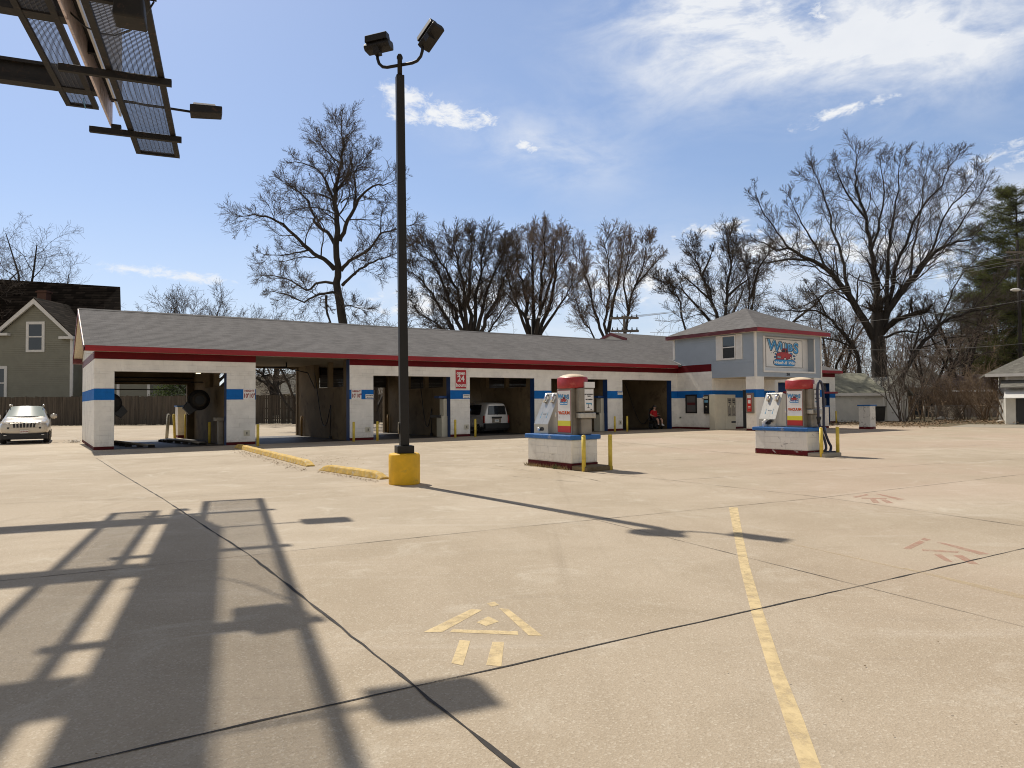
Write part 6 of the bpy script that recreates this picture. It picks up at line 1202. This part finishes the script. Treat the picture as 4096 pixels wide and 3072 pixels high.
# ------------------------------------------------------------------ right side: garage, houses, fence
gx0, gx1, gY = 27.6, 32.25, 61.6
ga = thing('white_garage', 'white clapboard garage with a mossy grey roof behind the block stand', 'garage', (0, 0, 0)); fr_ = Vector((7.6, 10.3, 0)); gp2 = lambda s, t, z: (gx1 + fr_.x * t - (gx1 - gx0 + 8) * (1 - s), gY + fr_.y * t, z)
B = MB(); B.prism([(gx0 - 8, gY, 0), (gx1, gY, 0), (gx1, gY, 2.55), (gx0 - 8, gY, 2.55)], (0, 7.5, 0)); B.prism([(gx1, gY, 2.55), (gx1, gY + 7.5, 2.55), (gx1, gY + 3.75, 4.25)], (-12, 0, 0)); B.obj('wall', mSideW, ga)
B = MB(); B.open = True; z = 0
while z < 2.5: lap(B, (gx0 - 8, gY - .01, 0), (1, 0, 0), gx1 - gx0 + 8, z, min(z + .12, 2.55), (0, -1, 0), .12, .022); z += .12
B.obj('siding', mSideW, ga); B = MB(); B.prism([(gx0 - 8, gY - .35, 2.42), (gx1 + .3, gY - .35, 2.42), (gx1 + .3, gY + 3.75, 4.28), (gx0 - 8, gY + 3.75, 4.28)], (0, 0, .1)); B.prism([(gx0 - 8, gY + 3.75, 4.28), (gx1 + .3, gY + 3.75, 4.28), (gx1 + .3, gY + 7.9, 2.42), (gx0 - 8, gY + 7.9, 2.42)], (0, 0, .1)); B.obj('roof', mat('mossy_roof', (.26, .255, .19), .9, var=.25, scale=1.5, bump=.3, dirt=.25, dirtcol=(.13, .12, .09)), ga)
B = MB(); B.box(gx0 - 8, gY - .39, 2.25, gx1 + .3, gY - .35, 2.5); B.prism([(gx1 + .3, gY - .35, 2.3), (gx1 + .3, gY - .35, 2.5), (gx1 + .3, gY + 3.75, 4.36), (gx1 + .3, gY + 3.75, 4.14)], (.05, 0, 0)); B.prism([(gx1 + .3, gY + 7.9, 2.3), (gx1 + .3, gY + 7.9, 2.5), (gx1 + .3, gY + 3.75, 4.36), (gx1 + .3, gY + 3.75, 4.14)], (.05, 0, 0)); B.box(gx1 - .02, gY - .04, 0, gx1 + .12, gY + .1, 2.4); B.obj('trim', mTrim, ga)
gar2 = thing('white_garage', 'white gable front garage with a plain door behind the bare shrub', 'garage', (0, 0, 0)); a0, a1 = at(3540, 1600, 63).x, at(3632, 1600, 63).x; zc = at(3590, 1510, 63).z; ze = at(3632, 1572, 63).z
B = MB(); B.box(a0, 63, 0, a1, 70, ze); B.prism([(a0, 63, ze), (a1, 63, ze), ((a0 + a1) / 2, 63, zc)], (0, 7, 0)); B.obj('wall', mSideW, gar2); B = MB(); B.prism([(a0 - .3, 62.6, ze - .25), ((a0 + a1) / 2, 62.6, zc), ((a0 + a1) / 2, 62.6, zc + .14), (a0 - .3, 62.6, ze - .1)], (0, 8, 0)); B.prism([(a1 + .3, 62.6, ze - .25), ((a0 + a1) / 2, 62.6, zc), ((a0 + a1) / 2, 62.6, zc + .14), (a1 + .3, 62.6, ze - .1)], (0, 8, 0)); B.obj('roof', mRoofOld, gar2); B = MB(); B.box(a0 + .15, 62.95, 0, lerp(a0, a1, .7), 62.99, 2.45); B.obj('door', mTrim, gar2)
hr_ = shed('brown_house', 'low house with a dark open porch behind the shrubs', at(3620, 1600, 80).x, at(3790, 1600, 80).x, 3.6, 80, 8, mat('tan_wall', (.33, .28, .21), .8), mRoofOld, 5.6); B = MB(); B.box(at(3640, 1600, 80).x, 79.9, .2, at(3740, 1600, 80).x, 79.96, 2.7); B.obj('porch', mBlk, hr_); B = MB()
for px in (3645, 3690, 3735): x = at(px, 1600, 80).x; B.box(x - .07, 79.6, 0, x + .07, 79.75, 2.8)
B.obj('post', mTrim, hr_)
shed('brown_house', 'long brown house hidden by the brown shrubs', at(3790, 1600, 78).x, at(4040, 1600, 78).x, 3.0, 78, 9, mat('brown_wall', (.23, .17, .13), .85), mat('brown_roof', (.09, .06, .05), .9), 4.7)
rh = thing('corner_house', 'white house corner with grey shingle roof and metal awning at the right edge', 'house', (0, 0, 0)); RY0 = 53.0; xr = at(4027, 1600, RY0).x
B = MB(); B.box(xr, RY0, 0, xr + 9, RY0 + 8, 3.75); B.obj('wall', mSideW, rh); B = MB(); B.open = True; z = 0
while z < 3.7: lap(B, (xr, RY0 - .01, 0), (1, 0, 0), 9, z, min(z + .16, 3.75), (0, -1, 0), .16, .025); z += .16
B.obj('siding', mSideW, rh); e0 = at(3974, 1500, RY0 - .6); r0_ = at(4040, 1397, RY0 + 3.5)
B = MB(); B.prism([(e0.x, RY0 - .6, e0.z), (xr + 10, RY0 - .6, e0.z), (xr + 10, RY0 + 3.8, r0_.z), (r0_.x, RY0 + 3.8, r0_.z)], (0, 0, .1)); B.prism([(e0.x, RY0 - .6, e0.z), (r0_.x, RY0 + 3.8, r0_.z), (e0.x, RY0 + 8.5, e0.z)], (0, 0, .1)); B.obj('roof', mRoofOld, rh)
B = MB(); B.box(e0.x, RY0 - .66, e0.z - .12, xr + 10, RY0 - .6, e0.z + .1); B.box(xr - .04, RY0 - .04, 0, xr + .12, RY0 + .05, 3.7); B.obj('trim', mTrim, rh)
pa = at(4075, 1690, RY0 - 1.2); B = MB(); B.box(pa.x - .15, RY0 - 1.2, 0, pa.x + .45, RY0 - .05, 2.4); B.obj('porch_wall', mSideW, rh); B = MB(); B.prism([(pa.x - .5, RY0 - 1.8, 2.62), (pa.x + 4, RY0 - 1.8, 2.75), (pa.x + 4, RY0, 3.2), (pa.x - .3, RY0, 3.2)], (0, 0, .08)); B.obj('porch_roof', mRoofOld, rh)
B = MB(); B.prism([(pa.x - .35, RY0 - 2.5, 1.9), (pa.x + 3, RY0 - 2.5, 1.9), (pa.x + 3, RY0 - 1.2, 2.5), (pa.x - .15, RY0 - 1.2, 2.5)], (0, 0, .04)); B.obj('awning', mTrim, rh); B = MB(); B.box(pa.x + .5, RY0 - 1.15, .1, pa.x + 2, RY0 - 1.1, 2.1); B.obj('door', mBlk, rh)
Rm = Matrix.Translation((xr, RY0, 0)) @ Matrix.Rotation(R(-31), 4, 'Z') @ Matrix.Translation((-xr, -RY0, 0))
for o in rh.children: o.data.transform(Rm)
# chain link fence, bin, stones, leaves
cf = thing('chain_link_fence', 'rusty chain link fence with a gate along the alley', 'fence', (0, 0, 0)); B = MB(); pts = [G(3697, 1686), G(3745, 1684), G(3860, 1680), G(3960, 1686), G(4040, 1690)]
for p in pts: B.tube([p, p + Vector((0, 0, 1.35))], .04, 8)
for a, b in zip(pts[:-1], pts[1:]): B.tube([a + Vector((0, 0, 1.3)), b + Vector((0, 0, 1.3))], .028, 6)
B.obj('frame', mInoxD, cf); B = MB()
for a, b in zip(pts[:-1], pts[1:]):
    L = (b - a).length; n = int(L / .18)
    for i in range(n):
        p = a.lerp(b, i / n)
        for s in (-1, 1): e = a.lerp(b, min(1, max(0, i / n + s * 1.25 / L))); B.tube([p + Vector((0, 0, .05)), e + Vector((0, 0, 1.28))], .006, 3, False)
B.obj('mesh', mInoxD, cf)
b_ = thing('rubbish_bin', 'black wheeled rubbish bin beside the white garage', 'bin', G(3516, 1687)); B = MB(); B.loft([[(-.34, -.3, .08), (.34, -.3, .08), (.34, .3, .08), (-.34, .3, .08)], [(-.42, -.38, 1.25), (.42, -.38, 1.25), (.42, .38, 1.25), (-.42, .38, 1.25)]], sm=False); B.obj('bin', mBlk, b_, bevel=.03); B = MB(); B.box(-.45, -.42, 1.25, .45, .4, 1.33); B.obj('lid', mBlk, b_, bevel=.03)
def rock(px, py, s, lab, m=mStone):
    B = MB(); B.lathe([(.02, -.4), (.7, -.3), (1, 0), (.8, .35), (.3, .5), (.02, .52)], 9)
    for i, v in enumerate(B.v): k = random.uniform(.78, 1.2); B.v[i] = (v[0] * k * s, v[1] * k * s * .8, max(-.05, v[2] * k * s * .7 + s * .2))
    return B.obj('rock', m, None, G(px, py), random.uniform(0, 6), label=lab, cat='rock', group='pale rocks along the alley')
rock(3768, 1682, .62, 'largest pale flat rock by the chain link gate'); rock(3803, 1680, .34, 'round white rock right of the largest rock'); rock(4005, 1690, .36, 'white rock lump at the right end of the leaf strip'); rock(3862, 1687, .2, 'small pale rock under the brown shrub'); rock(3880, 1686, .22, 'small pale rock paired with another under the hedge')
pl_ = thing('metal_sheet', 'bent dark metal sheet leaning by the garage wall', 'scrap', G(3400, 1684)); B = MB(); B.prism([(-.5, 0, 0), (.4, -.2, 0), (.1, .1, .75)], (.1, .3, 0)); B.prism([(.4, 0, 0), (1.2, 0, 0), (1.0, .2, .6)], (.0, .3, 0)); B.obj('sheet', mSteel, pl_)
V, F = [], []
def leaf(fn, n, s0, s1, zz=.1):
    for _ in range(n):
        p = fn(); k = len(V); a = random.uniform(0, 6.28); s = random.uniform(s0, s1); z = p.z + random.uniform(-.02, zz)
        for j in range(3): V.append((p.x + math.cos(a + j * 2.1) * s, p.y + math.sin(a + j * 2.1) * s, z + random.uniform(0, s)))
        F.append((k, k + 1, k + 2))
leaf(lambda: G(random.uniform(3300, 3760), random.gauss(1698, 5)), 1800, .04, .10, .12); leaf(lambda: G(random.uniform(3740, 4096), random.gauss(1690, 4)), 1800, .04, .11, .15); leaf(lambda: G(random.gauss(3640, 60), random.gauss(1703, 3)), 700, .04, .1, .1)
tag(rawmesh('leaf_strip', np.array(V), np.array(F), mDead), 'strip of dead leaves between the lot and the garage', 'leaf litter', kind='stuff')
V, F = [], []; leaf(lambda: Wl(-.1 - abs(random.gauss(0, .3)), 8.6 + random.gauss(0, .3)), 260, .02, .06, .08); tag(rawmesh('gravel_pile', np.array(V), np.array(F), mStone), 'small pile of rubble at the rear corner of the left wall', 'rubble', kind='stuff')
# poles, wires and far lamps
def upole(px, ptop, Y, lab, arms, w_):
    r_ = thing('utility_pole', lab, 'utility pole', (at(px, 1500, Y).x, Y, 0)); H = at(px, ptop, Y).z; B = MB(); B.tube([(0, 0, 0), (0, 0, H)], [.17, .11], 10); B.obj('pole', mPoleW if px < 3000 else mBark, r_)
    for py in arms:
        z = at(px, py, Y).z; B = MB(); B.box(-w_ / 2, -.2, z - .09, w_ / 2, -.08, z + .09); B.tube([(-w_ * .25, -.14, z), (0, -.1, z - .8)], .03, 5); B.tube([(w_ * .25, -.14, z), (0, -.1, z - .8)], .03, 5); q = B.obj('crossarm', mPoleW, r_)
        
        for i in range(6): B = MB(); B.lathe([(.05, 0), (.07, .06), (.03, .14), (.05, .2), (.01, .22)], 8, (-w_ / 2 + .15 + i * (w_ - .3) / 5, -.14, z + .09)); B.obj('insulator', mBlk, q)
    return r_
upole(2500, 1262, 58, 'grey utility pole with two crossarms behind the roof', (1273, 1325), 2.3); upole(4085, 960, 66, 'utility pole with a crossarm at the right edge', (1010, 1040), 2.4)
def wire(lab, a, b, sag, r_=.018):
    B = MB(); B.tube([a.lerp(b, i / 16) - Vector((0, 0, sag * 4 * (i / 16) * (1 - i / 16))) for i in range(17)], r_, 5); B.obj('power_line', mWire, None, label=lab, cat='cable', group='power lines running to the right edge')
for i, (pa_, pb_) in enumerate([((2420, 1283), (4120, 1005)), ((2440, 1272), (4120, 1028)), ((2480, 1270), (4120, 1042)), ((2600, 1330), (4130, 1195)), ((2700, 1345), (4130, 1370))]):
    wire(['uppermost of the power lines crossing the maple', 'second power line from the top crossing the maple', 'third power line from the top crossing the maple', 'fourth power line from the top, low across the maple trunk', 'lowest power line, just above the garage'][i], at(*pa_, 58), at(*pb_, 66), [.5, .5, .5, .7, .9][i], .015)
fp = thing('flood_pole', 'twin flood lamps on a thin pole rising behind the roof', 'lamp post', (at(2130, 1500, 58).x, 58, 0)); H = at(2130, 1275, 58).z; B = MB(); B.tube([(0, 0, 0), (0, 0, H)], .07, 8); B.tube([(-.3, 0, H - .05), (.6, 0, H - .05)], .03, 6); B.obj('pole', mPole, fp)
for dx_, m in ((-.3, mHead), (.6, mPole)): B = MB(); B.box(dx_ - .15, -.15, H, dx_ + .15, .08, H + .26); q = B.obj('floodlight', mPole, fp, bevel=.03); B = MB(); B.box(dx_ - .11, -.165, H + .04, dx_ + .11, -.15, H + .22); B.obj('lens', mHead, q)
sl_ = at(4062, 1160, 62); sg = thing('street_lamp', 'white street lamp head reaching in from the right edge', 'street lamp', (sl_.x + 3.2, 62, 0)); B = MB(); B.lathe([(.02, -.13), (.25, -.11), (.42, -.02), (.40, .05), (.25, .13), (.02, .17)], 16, (-3.2, 0, sl_.z), 1.05, .6); B.obj('lamp_head', mTrim, sg); B = MB(); B.tube([(0, 0, 0), (0, 0, sl_.z - 1.4)], .12, 10); B.tube([(0, 0, sl_.z - 1.5), (-1.0, 0, sl_.z - .7), (-2.8, 0, sl_.z)], .05, 8); B.obj('pole', mInoxD, sg)
